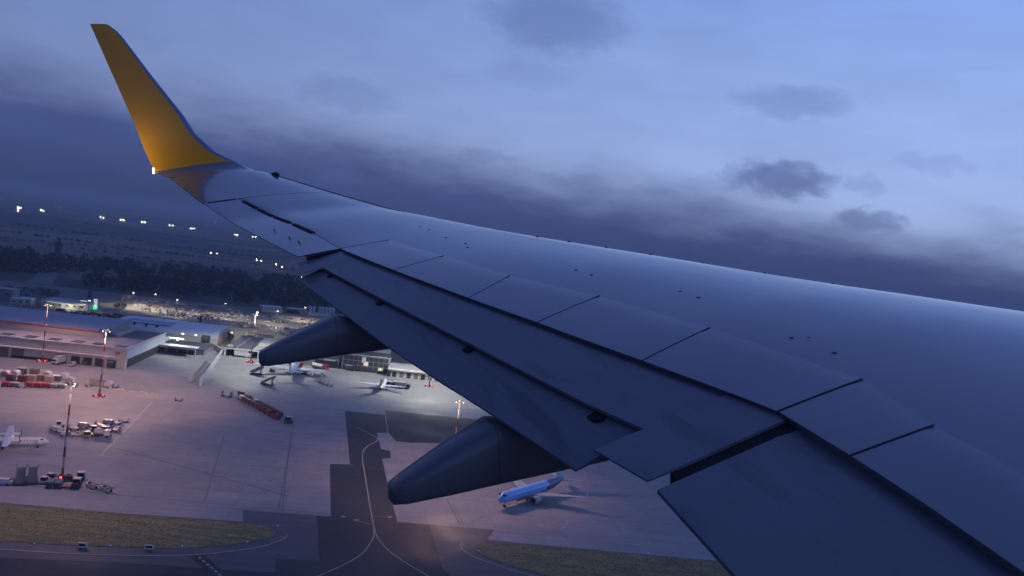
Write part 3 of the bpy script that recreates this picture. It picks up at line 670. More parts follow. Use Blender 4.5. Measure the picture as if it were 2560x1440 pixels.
# -- white building with vaulted blue roof
b = bld('vaulted_building', 'pale building with curved light-blue roof and a dark sign on its wall', -10.5, 106)
prof_ = [(0, 0), (0, 6.2), (.8, 7.4), (2.6, 8.3), (6, 9.0), (14, 9.6), (22, 9.8), (32, 9.6), (42, 8.8), (42, 0)]
mb = MB(); mb.rings([[(x, p[0], p[1]) for p in [(0, 0), (0, 6.6), (42, 8.6), (42, 0)]] for x in (-34, 34)]); mb.build('wall', M_CREAM, b)
mb = MB(); rf = [(-.15, 5.6)] + prof_[1:-1] + [(42.2, 7.6)]
mb.rings([[(x, p[0] - .1, p[1] + .1) for p in rf] + [(x, p[0], p[1] - .25) for p in rf[::-1]] for x in (-34.3, 34.3)]); mb.build('roof', M_ROOFL, b, smooth=50)
for k in range(5):
    for q in range(2):
        part(b, 'roof_panel', M_PANEL, (-26 + k * 6.2, 9.5 + q * 9, 9.55 + .3 * q), (5.6, 7.6, .25))
for x in (-16, -8.6, -1, 6): part(b, 'roof_vent', M_STEEL, (x - 12, 2.6, 9.1), (1.4, 1.6, 1.9))
s = part(b, 'sign_board', M_SIGN, (26.5, -.15, 4.2), (5.6, .2, 5.0))
for k, (wd, zz) in enumerate(((4.4, 6.0), (4.6, 5.3), (4.2, 4.6), (2.0, 3.6))): part(s, 'sign_line', M_SIGNT, (26.5, -.28, zz), (wd, .05, .22))
for x in (11.5, 20.0):
    lp = part(b, 'wall_lamp', M_LAMPW, (x, -.3, 6.1), (.45, .3, .45)); part(b, 'lamp_bracket', M_STEEL, (x, -.25, 5.6), (1.6, .3, .25))
part(b, 'side_wall', M_BROWNWALL, (34.1, 21, 3.6), (.25, 40, 7.0))
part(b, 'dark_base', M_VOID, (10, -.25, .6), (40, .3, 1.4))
# -- canopy with dark bays in the yard
b = bld('yard_canopy', 'white-edged flat canopy over dark loading bays in the yard', 9.5, 57)
part(b, 'roof', M_TRIM, (0, 3, 5.4), (25.5, 8, .5)); part(b, 'fascia', M_PALE, (0, -1.1, 5.0), (25.6, .3, 1.3)); part(b, 'back_wall', M_WALLG, (0, 6.6, 2.5), (25, .4, 5))
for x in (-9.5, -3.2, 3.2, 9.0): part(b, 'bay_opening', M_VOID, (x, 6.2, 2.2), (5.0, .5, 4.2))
for x in (-12.4, 12.4): part(b, 'post', M_TRIM, (x, -.6, 2.4), (.6, .6, 4.8))
part(b, 'upper_dark_roof', M_ROOFD, (-1, 22, 3.2), (34, 28, .5)); part(b, 'upper_wall', M_WALLG, (-1, 22, 1.5), (33, 27, 3))
st = part(b, 'light_strip', M_STRIP, (-8.6, 36.2, 4.6), (8.5, .3, .5)); part(b, 'link_wall', M_TRIM, (-13.2, 20, 3.0), (.8, 30, 6.0))
# -- blast wall beside the trolley row
p0, p1 = G(556, 884), G(500, 964); d = p1 - p0
b = tag(MB().box((d.length / 2, 0, 1.6), (d.length, .9, 3.2)).build('blast_wall', M_TRIM, None, p0, math.atan2(d.y, d.x)), 'long low white wall running out onto the apron', 'wall')
p2 = G(524, 868); d2 = p0 - p2
tag(MB().box((d2.length / 2, 0, 1.6), (d2.length, .8, 3.2)).build('yard_wall', M_TRIM, None, p2, math.atan2(d2.y, d2.x)), 'short wall closing the yard below the vaulted building', 'wall')
# -- dark-roofed shed
b = bld('service_shed', 'low shed with dark roof and white front beams, lorry parked inside', 49, 73)
part(b, 'roof', M_ROOFD, (0, 29, 5.6), (27, 58, .4)); part(b, 'front_beam', M_TRIM, (0, .1, 5.1), (26.4, .5, .9))
for x in (-12.9, 0.8, 7.6, 12.9): part(b, 'front_post', M_TRIM, (x, .1, 2.4), (.8, .7, 4.8))
part(b, 'back_wall', M_WALLG, (0, 14, 2.6), (26, .4, 5.2)); part(b, 'side_wall', M_WALLG, (-13, 29, 2.6), (.4, 57, 5.2)); part(b, 'side_wall', M_WALLG, (13, 29, 2.6), (.4, 57, 5.2))
for k in range(9): part(b, 'roof_light', M_TRIM, (-6.5, 4 + k * 5.5, 5.86), (.7, 2.4, .12))
part(b, 'roof_unit', M_TRIM, (-11, 4, 6.3), (3, 2.0, .9)); part(b, 'roof_ridge', M_ROOFP, (8, 29, 5.86), (9, 57, .1))
# -- terminal
b = bld('terminal_building', 'glazed terminal with flat roof behind the parked tail-on jets', 125, 70)
part(b, 'wall', M_WALLG, (0, 22, 5), (31, 44, 10)); part(b, 'roof', M_ROOFD, (0, 22, 10.2), (31.6, 44.6, .4)); part(b, 'roof_edge', M_TRIM, (0, -.35, 10.3), (31.8, .2, .35))
for i in range(9):
    for j in range(3):
        lit = (i * 7 + j * 3) % 9 in (4,); part(b, 'window', M_LIT if lit and j < 2 else M_GLASS, (-13 + i * 3.25, -.08, 1.9 + j * 3.1), (2.9, .2, 2.6))
part(b, 'entrance_panel', M_TRIM, (-1.5, -.3, 7.4), (2.6, .25, 3.6)); part(b, 'front_step', M_VOID, (2, -1.2, .7), (24, 2, 1.4))
part(b, 'roof_block', M_ROOFP, (8, 26, 11.6), (14, 16, 2.4)); part(b, 'roof_block', M_ROOFB, (-6, 32, 11.2), (10, 14, 1.6))
b = bld('terminal_wing', 'lower terminal wing with lilac-white roof and row of doorways', 158, 61)
part(b, 'wall', M_CREAM, (0, 10, 2.7), (36, 20, 5.4)); part(b, 'roof', M_ROOFP, (0, 10, 5.7), (37, 21.4, .5)); part(b, 'fascia', M_TRIM, (0, -1.3, 5.2), (37.2, 1.2, 1.2)); 
for i in range(7):
    dr = part(b, 'doorway', M_BROWNWALL if i % 2 else M_VOID, (-14 + i * 4.6, -.1, 1.7), (2.6, .25, 3.2)); part(b, 'lamp', M_LIT, (-11.8 + i * 4.6, -.2, 3.2), (.5, .2, .5))
part(b, 'end_wall', M_VOID, (-17.4, -.6, 2), (2, 1, 4))
# dark service block left of the terminal, partly behind the fairing
b = bld('service_block', 'dark low block with pale strip left of the glazed terminal', 96, 70)
part(b, 'wall', M_WALLG, (0, 12, 3.2), (24, 24, 6.4)); part(b, 'roof', M_ROOFD, (0, 12, 6.6), (24.8, 24.8, .4))
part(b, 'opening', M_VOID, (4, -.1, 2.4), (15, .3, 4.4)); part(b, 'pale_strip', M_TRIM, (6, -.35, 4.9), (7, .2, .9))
# filler roofs further along the row (seen between fairing and flap)
b = bld('pier_building', 'pale flat-roofed pier behind the service block', 70, 92)
part(b, 'wall', M_PALE, (0, 14, 3.5), (34, 28, 7)); part(b, 'roof', M_ROOFP, (0, 14, 7.2), (34.6, 28.6, .4))
for i in range(6): part(b, 'window', M_GLASS, (-13 + i * 5.2, -.08, 3.6), (3.6, .2, 2.0))
# -- far side of the car park: long shed, dark hut, tanks
b = thing('long_white_shed', 'long low white shed at the far edge of the car park', 'building', G(680, 781), R(34))
part(b, 'wall', M_CREAM, (0, 5, 2.6), (20, 10, 5.2)); part(b, 'roof', M_TRIM, (0, 5, 5.4), (20.6, 10.8, .4))
b = thing('tank_farm_hut', 'dark hut with white roof edge beside the storage tanks', 'building', G(740, 785), R(24))
part(b, 'wall', M_WALLG, (0, 5, 2.4), (21, 9, 4.8)); part(b, 'roof', M_TRIM, (0, 5, 5.0), (16, 7, .4)); part(b, 'opening', M_VOID, (-3, .4, 1.8), (12, .3, 3.2))
b = thing('tank_wall', 'low pale bund wall below the storage tanks', 'wall', G(798, 790), R(36)); part(b, 'wall', M_CREAM, (0, 0, 1.6), (24, .6, 3.2)); part(b, 'coping', M_TRIM, (0, 0, 3.3), (24.2, .9, .2))
M_TANK = material('tank_white_paint', (0.55, 0.55, 0.56), .5, var=.1, vscale=.3)
for i, x in enumerate((774, 783, 798, 806, 815, 823, 831)):
    t = thing('storage_tank', 'pale upright storage tank, %s from the left in the row' % ('first', 'second', 'third', 'fourth', 'fifth', 'sixth', 'seventh')[i], 'tank', G(x, 782 + i * .7), .3 * i, 'storage tanks beyond the car park')
    mb = MB(); n = 14; rr = lambda r, z: [(r * math.cos(2 * math.pi * k / n), r * math.sin(2 * math.pi * k / n), z) for k in range(n)]
    mb.rings([rr(1.6, 0), rr(1.7, .2), rr(1.7, 6.2), rr(1.3, 6.9), rr(.5, 7.2)]); mb.build('shell', M_TANK, t, smooth=50)
    MB().tube((1.75, 0, 0), (1.75, 0, 7), .08, n=5).build('ladder', M_STEEL, t)
# -- small buildings at the upper left
def small(name, label, px, py, rz, w, d, h, wall, roof, extra=None):
    t = thing(name, label, 'building', G(px, py), rz); part(t, 'wall', wall, (0, d / 2, h / 2), (w, d, h)); part(t, 'roof', roof, (0, d / 2, h + .2), (w + .8, d + .8, .4))
    for i in range(max(2, int(w / 5))): part(t, 'window', M_GLASS, (-w / 2 + (i + .5) * w / max(2, int(w / 5)), -.06, h * .55), (2.0, .16, 1.4))
    return t
small('grey_office', 'grey two-storey office at the far left edge above the halls', 6, 748, AR, 14, 12, 8, M_WALLG, M_ROOFP)
small('white_hut', 'small white hut beside parked cars left of the blue-roofed kiosk', 42, 762, AR, 9, 7, 4.5, M_CREAM, M_TRIM)
small('white_store', 'second small white store right of the white hut', 60, 763, AR, 9, 8, 5, M_CREAM, M_TRIM)
t = small('filling_station', 'blue-roofed station kiosk with bright canopy strip near the pylon sign', 158, 772, AR, 32, 24, 5.0, M_CREAM, M_ROOFB)
part(t, 'canopy', M_TRIM, (4, -4, 5.6), (26, 7, .5)); part(t, 'canopy_light', M_LIT, (4, -7.6, 5.3), (26, .15, .5))
for x in (-6, 4, 14): part(t, 'canopy_post', M_TRIM, (x, -6.5, 2.6), (.5, .5, 5.2))
fl = part(t, 'canopy_lamp', M_STRIP, (4, -4, 5.3), (10, 2, .05))
ldp = bpy.data.lights.new('canopy_glow', 'POINT'); ldp.energy = 1500; ldp.color = (1, .95, .7); ldp.shadow_soft_size = .6; lo2 = bpy.data.objects.new('canopy_glow', ldp); COL.objects.link(lo2); lo2.parent = t; lo2.location = (4, -5, 4.6)
t = thing('pylon_sign', 'tall white price pylon with a glowing green panel at its foot', 'sign', G(237, 773), AR)
M_GREENL = material('green_lit_panel', (0.02, 0.5, 0.1), .4, emit=(0.02, 1.0, 0.22), estr=5.0); M_WHITEL = material('white_lit_panel', (0.7, 0.7, 0.7), .4, emit=(0.9, 0.95, 1.0), estr=.5); M_REDL = material('red_lit_panel', (0.6, 0.1, 0.1), .4, emit=(1.0, 0.2, 0.2), estr=1.2); M_YELL = material('yellow_lit_strip', (0.5, 0.6, 0.05), .4, emit=(0.75, 1.0, 0.1), estr=4.0)
part(t, 'white_panel', M_WHITEL, (0, 0, 6.0), (2.6, .6, 4.6)); part(t, 'red_panel', M_REDL, (0, -.05, 3.3), (2.4, .6, .8)); part(t, 'green_panel', M_GREENL, (0, 0, 1.6), (2.6, .7, 2.2))
part(t, 'strip_beam', M_YELL, (-9.5, 1.5, 5.3), (5, .3, .35))
# dark farm roof among the far trees at the left
# ================================================================== vegetation
def leaf_mat(name, cs):
    m = material(name, cs[0], 0.9); t = NT(m.node_tree); b_ = m.node_tree.nodes['Principled BSDF']; tcn = t.n.new('ShaderNodeTexCoord')
    n = t.noise(tcn.outputs['Object'], .35, 4, .7); t.l.new(t.ramp(n, [(.3, cs[0]), (.5, cs[1]), (.72, cs[2])]), b_.inputs['Base Color']); return m
M_LEAF = leaf_mat('evergreen_leaves', ((0.011, 0.014, 0.009), (0.022, 0.025, 0.015), (0.045, 0.046, 0.027)))
M_BARK = material('bark', (0.05, 0.04, 0.03), .9)
def crown(mb, c, rx, rz, n, s, shape='ell'):
    for i in range(n):
        while True:
            u = Vector((random.uniform(-1, 1), random.uniform(-1, 1), random.uniform(-1, 1)))
            if u.length < 1: break
        u = u.normalized() * (u.length ** .5)
        k = 1.0
        if shape == 'cone': k = .12 + .88 * (1 - (u.z + 1) / 2)
        if shape == 'col': k = .55 + .45 * math.cos(u.z * 1.3)
        p = Vector((c[0] + u.x * rx * k, c[1] + u.y * rx * k, c[2] + u.z * rz)); q = s * random.uniform(.6, 1.3)
        a = Vector((random.gauss(0, 1), random.gauss(0, 1), random.gauss(0, .6))).normalized() * q; b_ = a.cross(Vector((random.gauss(0, 1), random.gauss(0, 1), random.gauss(0, 1)))).normalized() * q
        mb.poly([p - a * .5, p + b_ * .6, p + a * .6, p - b_ * .4])
def tree(name, label, px, py, h, rx, shape, n=260, s=.9, trunk=.12):
    t = thing(name, label, 'tree', G(px, py)); MB().tube((0, 0, 0), (0, 0, h * .7), h * .025 + .05, .06, 7).build('trunk', M_BARK, t)
    mb = MB(); z0 = h * trunk; crown(mb, (0, 0, (h + z0) / 2), rx, (h - z0) / 2, n, s, shape); mb.build('crown', M_LEAF, t); return t
tree('poplar_tree', 'tall dark columnar tree rising above the far fields at left', 143, 652, 29, 3.4, 'col', 420, 1.7, .04)
tree('cypress_tree', 'dark pointed cypress left of the car park rows', 305, 762, 12, 1.9, 'cone', 260, .8)
tree('cypress_tree', 'small dark cypress rising behind the vaulted roof', 500, 812, 9, 1.5, 'cone', 200, .7)
tree('roadside_tree', 'thin dark tree near the pylon sign', 223, 752, 9, 1.6, 'col', 180, .8)
for i, (px, py, h, rx, lb) in enumerate(((172, 795, 5, 4.5, 'leftmost dark bush behind the blue-roofed hall'), (200, 797, 6, 5, 'dark bush second from left behind the hall roof'), (232, 799, 5.5, 5, 'bush in the middle of the row behind the hall'), (262, 801, 5, 4.5, 'dark bush right of the row behind the hall'), (292, 806, 6.5, 4.5, 'bush at the gap between the two big roofs'), (150, 785, 4, 4, 'low bush by the station forecourt'),
                                        (572, 851, 6, 3.2, 'yellow-lit bush at the corner of the vaulted building'), (20, 738, 8, 6, 'dark tree over the grey office at the left edge'), (60, 742, 8, 7, 'dark tree behind the white huts'), (100, 738, 7, 7, 'broad dark tree left of the blue kiosk roof'), (130, 740, 6, 6, 'dark tree right behind the kiosk roof'), (300, 772, 5, 5, 'bush below the cypress'))):
    t = thing('bush', lb, 'bush', G(px, py)); MB().tube((0, 0, 0), (0, 0, h * .5), .12, .06, 6).build('stem', M_BARK, t); mb = MB(); crown(mb, (0, 0, h * .52), rx, h * .5, 260, 1.0); mb.build('crown', M_LEAF, t)
for (x0, x1, y, lb) in ((620, 690, 842, 'clipped dark hedge on the car park island left of the pale kerb'), (701, 728, 840, 'short dark hedge right on the car park island')):
    a, b_ = G(x0, y - 3), G(x1, y + 3); d = b_ - a; mb = MB(); k = int(d.length / 1.2)
    for i in range(k): crown(mb, (d.x * i / k, d.y * i / k, 1.1), 1.5, 1.1, 26, .6)
    tag(mb.build('hedge', M_LEAF, None, a), lb, 'hedge')
# the wood behind the car park: one dark mass
mb = MB(); cnt = 0
def wood_tree(x, y, h):
    r = h * random.uniform(.34, .5); crown(mb, (x, y, h * .52), r, h * .5, 34, r * .62)
while cnt < 1500:
    x = random.uniform(-760, 180); t_ = random.random(); y = 0
    lo = 735 + (x + 470) * .28 if x < -150 else 825
    lo = max(lo, 700); hi = 1000 + (x + 600) * .62 if x > -600 else 1000
    y = lo + 22 + (hi - lo) * t_ ** 1.15
    if -505 < x < -440 and y < 900: continue
    cnt += 1; wood_tree(x, y, random.uniform(7, 15))
o = mb.build('wood', M_LEAF); tag(o, 'dark wood stretching behind the car park', 'trees', kind='stuff')
mb = MB()
for hx0, hy0, hx1, hy1, n in ((-1500, 1500, -300, 1480, 242), (-1900, 1900, -500, 1750, 264), (-900, 1250, -620, 1500, 66), (-2300, 2400, 0, 2500, 330), (-2400, 3000, 300, 2950, 308), (-700, 1900, -650, 2400, 66), (-1000, 1300, -500, 1270, 88)):
    for i in range(n):
        t_ = random.random(); wood_tree(hx0 + (hx1 - hx0) * t_ + random.gauss(0, 4), hy0 + (hy1 - hy0) * t_ + random.gauss(0, 4), random.uniform(2.5, 5.5))
o = mb.build('far_hedgerows', M_LEAF); tag(o, 'dark hedgerows and scattered trees between the far fields', 'trees', kind='stuff')
sheet('farm_yard', [(62, 706), (90, 690), (84, 668), (140, 670), (152, 682), (128, 712)], M_LOT, -.02)
polyline('country_road', [(-100, 545), (60, 570), (300, 585), (700, 650)], 9, M_LOT, -.03)
polyline('perimeter_road', [(-60, 716), (100, 718), (240, 732), (420, 752), (640, 778), (700, 784)], 10, M_LOT, .0)
# ------------------------------------------------------------------ far street lamps
M_SLAMP = material('street_lamp_glow', (1, 1, 1), .4, emit=(1.0, 0.88, 0.58), estr=150.0); M_SLAMPO = material('orange_lamp_glow', (1, .6, .2), .4, emit=(1.0, 0.50, 0.12), estr=150.0)
def lamp(px, py, label, r, group, mat=None, h=10):
    p = G(px, py, h); t = thing('street_lamp', label, 'street lamp', (p.x, p.y, 0), 0, group)
    MB().tube((0, 0, 0), (0, 0, h), .18, .1, 6).build('pole', M_STEEL, t); MB().tube((0, 0, h), (1.2, -.4, h + .3), .09, .07, 5).build('arm', M_STEEL, t)
    mb = MB(); n = 8; mb.rings([[(1.2 + r * k * math.cos(2 * math.pi * i / n), -.4 + r * k * math.sin(2 * math.pi * i / n), h + .2 + r * zz) for i in range(n)] for zz, k in ((-.6, .5), (-.2, 1), (.3, .8), (.6, .3))])
    mb.build('lamp_head', mat or M_SLAMP, t, smooth=60)
FARL = [(5, 499), (44, 519), (50, 520), (45, 526), (102, 525), (108, 527), (147, 518), (251, 542), (258, 544), (302, 549), (309, 550), (355, 555), (362, 556), (424, 564), (431, 565), (477, 571), (484, 572), (538, 554), (587, 586), (593, 588), (624, 573), (631, 592), (638, 593)]
ORD = 'first second third fourth fifth sixth seventh eighth ninth tenth eleventh twelfth thirteenth fourteenth fifteenth sixteenth seventeenth eighteenth nineteenth twentieth twenty-first twenty-second twenty-third'.split()
for i, (x, y) in enumerate(FARL):
    lamp(x, y, '%s white street lamp from the left along the far road below the horizon' % ORD[i], 1.05 if i else .7, 'street lamps along the far road')
for i, (x, y) in enumerate(((526, 632), (640, 650), (652, 652), (704, 668), (745, 690), (753, 694))): lamp(x, y, '%s small pale lamp from the left among the fields near the flap tip' % ORD[i], .45, 'lamps among the far fields')
lamp(541, 634, 'faint orange lamp left of the brighter orange lamp in the fields', .3, 'orange lamps in the fields', M_SLAMPO); lamp(689, 661, 'bright orange lamp in the fields near the flap tip', .55, 'orange lamps in the fields', M_SLAMPO)
# car park lamps
M_LOTL = material('car_park_lamp_glow', (1, 1, 1), .4, emit=(1.0, 0.9, 0.6), estr=40.0)
def lot_lamp(px, py, h, label, watts):
    p = G(px, py); t = thing('car_park_lamp', label, 'street lamp', p, 0, 'car park lamps')
    MB().tube((0, 0, 0), (0, 0, h), .2, .12, 7).build('pole', M_STEEL, t); MB().box((0, 0, h + .2), (1.4, .5, .3)).build('lamp_head', M_STEEL, t); MB().box((0, 0, h), (1.0, .4, .08)).build('lamp_glass', M_LOTL, t)
    flood('car_park_light', watts, (1.0, .84, .60), t, h - .1, .5)
lot_lamp(637, 838, 18, 'tall lamp post on the hedge island of the car park', 30000); lot_lamp(330, 766, 12, 'lamp post at the left end of the car park', 22000); lot_lamp(440, 784, 12, 'lamp post in the middle of the car park', 22000); lot_lamp(560, 792, 12, 'lamp post toward the right part of the car park', 22000)
lot_lamp(220, 783, 10, 'lamp post between the station and the bushes', 3000); lot_lamp(760, 800, 12, 'lamp post near the storage tanks, beside the fairing', 24000); lot_lamp(575, 868, 10, 'lamp post at the corner of the vaulted building', 2500)
lot_lamp(385, 770, 12, 'added lamp post second from the left in the car park', 20000); lot_lamp(690, 812, 12, 'added lamp post among the right-hand rows of the car park', 20000)  # two extra lamps added to brighten the car rows
lot_lamp(440, 886, 9, 'lamp post in the loading yard in front of the canopy', 2500)
# ================================================================== parked aircraft
M_ACW = material('aircraft_white', (0.66, 0.66, 0.66), .35, coat=.2, var=.05, vscale=.3); M_ACG = material('aircraft_wing_grey', (0.42, 0.42, 0.43), .4, var=.06, vscale=.3)
M_ACB = material('aircraft_sky_blue', (0.19, 0.45, 0.90), .35, coat=.25, var=.05, vscale=.3); M_ACN = material('aircraft_navy', (0.02, 0.05, 0.22), .35, coat=.2); M_ACL = material('aircraft_pale_blue', (0.42, 0.60, 0.72), .4)
M_ENGD = material('engine_intake_dark', (0.012, 0.012, 0.015), .6); M_WINDOW = material('cockpit_glass', (0.012, 0.016, 0.022), .12); M_TYRE = material('tyre_rubber', (0.02, 0.02, 0.02), .85)
M_LOGO = material('red_tail_mark', (0.65, 0.04, 0.06), .5); M_TITLE = material('cabin_window_glass', (0.03, 0.04, 0.06), .3); M_YFIN = material('yellow_fin_stripe', (0.55, 0.36, 0.05), .5)
def ring_(x, r, zc, n=18, sq=1.0): return [(x, r * math.cos(2 * math.pi * i / n), zc + r * sq * math.sin(2 * math.pi * i / n)) for i in range(n)]
def fuselage(t, st, mats, bands=None):
    """st: (x, r, zc) from nose to tail; bands(x, zrel) -> material index"""
    mb = MB(); rg = [ring_(*s) for s in st]; mb.rings(rg); n = 18
    if bands:
        for i in range(len(st) - 1):
            for j in range(n):
                a = 2 * math.pi * (j + .5) / n; mb.m[i * n + j] = bands((st[i][0] + st[i + 1][0]) / 2, math.sin(a))
    return mb.build('fuselage', mats, t, smooth=60)
def aerofoil(t, name, mat, root, tip, cr, ct, th=.11, parent=None, vertical=False):
    """root/tip: leading-edge points; chord runs aft (-x)"""
    mb = MB(); rings = []
    for p, c in ((root, cr), (tip, ct)):
        up = [(s, c * th * (1.0 if s not in (0, 1) else 0) * k) for s, k in ((0, 0), (.04, .32), (.15, .5), (.4, .5), (.75, .25), (1, .02))]; r = []
        for s, h in up: r.append((p[0] - c * s, p[1] + (h if vertical else 0), p[2] + (0 if vertical else h)))
        for s, h in up[::-1][:-1]: r.append((p[0] - c * s, p[1] - (h if vertical else 0), p[2] - (0 if vertical else h * .8)))
        rings.append(r)
    mb.rings(rings); return mb.build(name, mat, parent or t, smooth=50)
def engine(t, c, r, l, mat, prop=False):
    mb = MB(); n = 16
    mb.rings([[(c[0] + x, c[1] + q * math.cos(2 * math.pi * i / n), c[2] + q * math.sin(2 * math.pi * i / n)) for i in range(n)] for x, q in ((l * .5, r * .86), (l * .46, r), (0, r * 1.05), (-l * .35, r * .85), (-l * .55, r * .5))])
    e = mb.build('engine', mat, t, smooth=50)
    mb = MB(); mb.rings([[(c[0] + x, c[1] + q * math.cos(2 * math.pi * i / n), c[2] + q * math.sin(2 * math.pi * i / n)) for i in range(n)] for x, q in ((l * .503, r * .84), (l * .505, r * .2), (l * .6, r * .02))]); mb.build('intake', M_ENGD, e, smooth=40)
    return e
def gear(t, x, y, zt, r=.55):
    g_ = MB().tube((x, y, zt), (x, y, r), .14, .12, 6).build('landing_gear', M_STEEL, t)
    for s in (-.35, .35): MB().tube((x, y + s - .15, r), (x, y + s + .15, r), r, r, 12).build('wheel', M_TYRE, g_)
def jet(label, loc, rz, Ln, span, mats, bands, finmat, wingmat, engmat, group=None, eng_r=1.0):
    t = thing('parked_airliner', label, 'aircraft', loc, rz, group); r = 1.95 * Ln / 39.5; zc = 3.5 * Ln / 39.5; k = Ln / 39.5
    st = [(Ln * .5, .05, zc - .55 * k), (Ln * .497, .35 * k, zc - .52 * k), (Ln * .485, .85 * k, zc - .42 * k), (Ln * .465, 1.3 * k, zc - .25 * k), (Ln * .43, 1.72 * k, zc - .05 * k), (Ln * .38, r, zc)]
    st += [(Ln * (.38 - .58 * i / 12), r, zc) for i in range(1, 13)] + [(-Ln * .30, r * .9, zc + .18 * k), (-Ln * .38, r * .66, zc + .5 * k), (-Ln * .46, r * .34, zc + .95 * k), (-Ln * .5, .1, zc + 1.2 * k)]
    f = fuselage(t, st, mats, bands)
    for s in (-1, 1):
        for i in range(3):
            mb = MB(); a0 = .28 + i * .34; a1 = a0 + .29; x0, x1 = Ln * .463, Ln * .452
            pts = [(x0 + .12 - .18 * i * k, s * 1.36 * k * math.sin(a0), zc + .72 * k + .25 * math.cos(a0)), (x0 + .12 - .18 * i * k, s * 1.36 * k * math.sin(a1), zc + .72 * k + .25 * math.cos(a1)), (x1 - .18 * i * k, s * 1.62 * k * math.sin(a1), zc + 1.2 * k + .22 * math.cos(a1) - .1), (x1 - .18 * i * k, s * 1.62 * k * math.sin(a0), zc + 1.2 * k + .25 * math.cos(a0) - .05)]
            mb.rings([pts, [(p[0] + .06, p[1] * 1.03, p[2] + .06) for p in pts]]); mb.build('cockpit_window', M_WINDOW, f)
        mb = MB()
        for i in range(int(Ln * .5)): mb.box((Ln * .34 - i * 1.0, s * (r + .005), zc + .45), (.28, .04, .36))
        mb.build('cabin_windows', M_TITLE, f)
        hs = span / 2; wt = (Ln * .09 - hs * .52, s * hs, zc - .6 + hs * .1)
        wg = aerofoil(t, 'wing', wingmat, (Ln * .13, s * r * .6, zc - 1.0 * k), wt, 7.6 * k, 1.6 * k)
        aerofoil(t, 'winglet', finmat if not isinstance(finmat, list) else finmat[0], (wt[0] - .1, wt[1], wt[2]), (wt[0] - 1.6 * k, wt[1] + s * .5, wt[2] + 2.4 * k), 1.5 * k, .6 * k, .06, parent=wg, vertical=True)
        aerofoil(t, 'tailplane', wingmat, (-Ln * .40, s * .5, zc + .9 * k), (-Ln * .40 - 4.2 * k, s * 7.0 * k, zc + 1.5 * k), 4.2 * k, 1.4 * k)
        engine(t, (Ln * .13 - 1.0, s * 4.9 * k, zc - 1.55 * k), eng_r * k, 4.2 * k, engmat)
        gear(t, -Ln * .02, s * 2.8 * k, zc - r * .6)
    gear(t, Ln * .40, 0, zc - r * .6, .42)
    fn = aerofoil(t, 'fin', finmat, (-Ln * .34, 0, zc + 1.5 * k), (-Ln * .34 - 5.3 * k, 0, zc + 1.5 * k + 7.0 * k), 6.0 * k, 2.4 * k, .09, vertical=True)
    return t, fn, zc, k
# blue holiday jet: nose towards the lower left
nose, tailp = G(1243, 1273), G(1392, 1228); dv = (nose - tailp); hd = math.atan2(dv.y, dv.x); Ln = 41.5
dirv = Vector((math.cos(hd), math.sin(hd), 0)); ctr = nose - dirv * Ln * .5
def blue_bands(x, zr):
    if zr < -.5: return 2
    if x < -Ln * .16 - zr * 3.2: return 1
    return 0
t, fn, zc, k = jet('sky-blue holiday jet with navy rear and pale tail parked on the apron', ctr, hd, Ln, 37.5, [M_ACB, M_ACN, M_ACW], blue_bands, M_ACL, M_ACG, M_ACG, eng_r=1.25)
for s in (-1, 1):                                                            # red smile mark on the fin, both faces
    mb = MB(); cx, cz = -Ln * .34 - 5.4 * k, zc + 5.6 * k
    arc = [(cx + .9 * math.cos(a) * 1.1, cz + 1.3 * math.sin(a)) for a in [R(200 + 14 * i) for i in range(11)]]
    rings = []
    for i, (x, z) in enumerate(arc):
        wd = .2; y = s * .46; rings.append([(x, y, z - wd), (x, y, z + wd), (x, y + s * .05, z + wd), (x, y + s * .05, z - wd)])
    mb.rings(rings); mb.box((cx + .95, s * .48, cz + .5), (.35, .06, 1.1)); mb.build('tail_mark', M_LOGO, fn)
# two jets standing tail-on at the terminal
tp = G(722, 951); hd1 = AR + R(92); Ln1 = 44
t, fn, zc, k = jet('white jet parked tail-on with dark rudder line, nearest the red tankers', tp + Vector((math.cos(hd1), math.sin(hd1), 0)) * Ln1 * .5, hd1, Ln1, 44, [M_ACW, M_ACW], None, M_ACW, M_ACW, M_ACW, 'tail-on jets at the terminal')
MB().box((-Ln1 * .34 - 10.1 * k, 0, zc + 4.9 * k), (.5, .5, 7.2 * k), 0, -.42).build('rudder_line', M_ACN, fn)
tp = G(950, 984); hd2 = AR + R(86); Ln2 = 30
t, fn, zc, k = jet('smaller white jet parked tail-on with blue tail mark and yellow stripe', tp + Vector((math.cos(hd2), math.sin(hd2), 0)) * Ln2 * .5, hd2, Ln2, 27, [M_ACW, M_ACW], None, M_ACW, M_ACW, M_ACW, 'tail-on jets at the terminal')
MB().box((-Ln2 * .34 - 9.0 * k, 0, zc + 5.0 * k), (.35, .62, 6.6 * k), 0, -.55).build('yellow_stripe', M_YFIN, fn)
MB().box((-Ln2 * .34 - 6.0 * k, 0, zc + 5.6 * k), (1.6, .68, 2.4 * k), 0, -.55).build('blue_mark', M_ACN, fn)
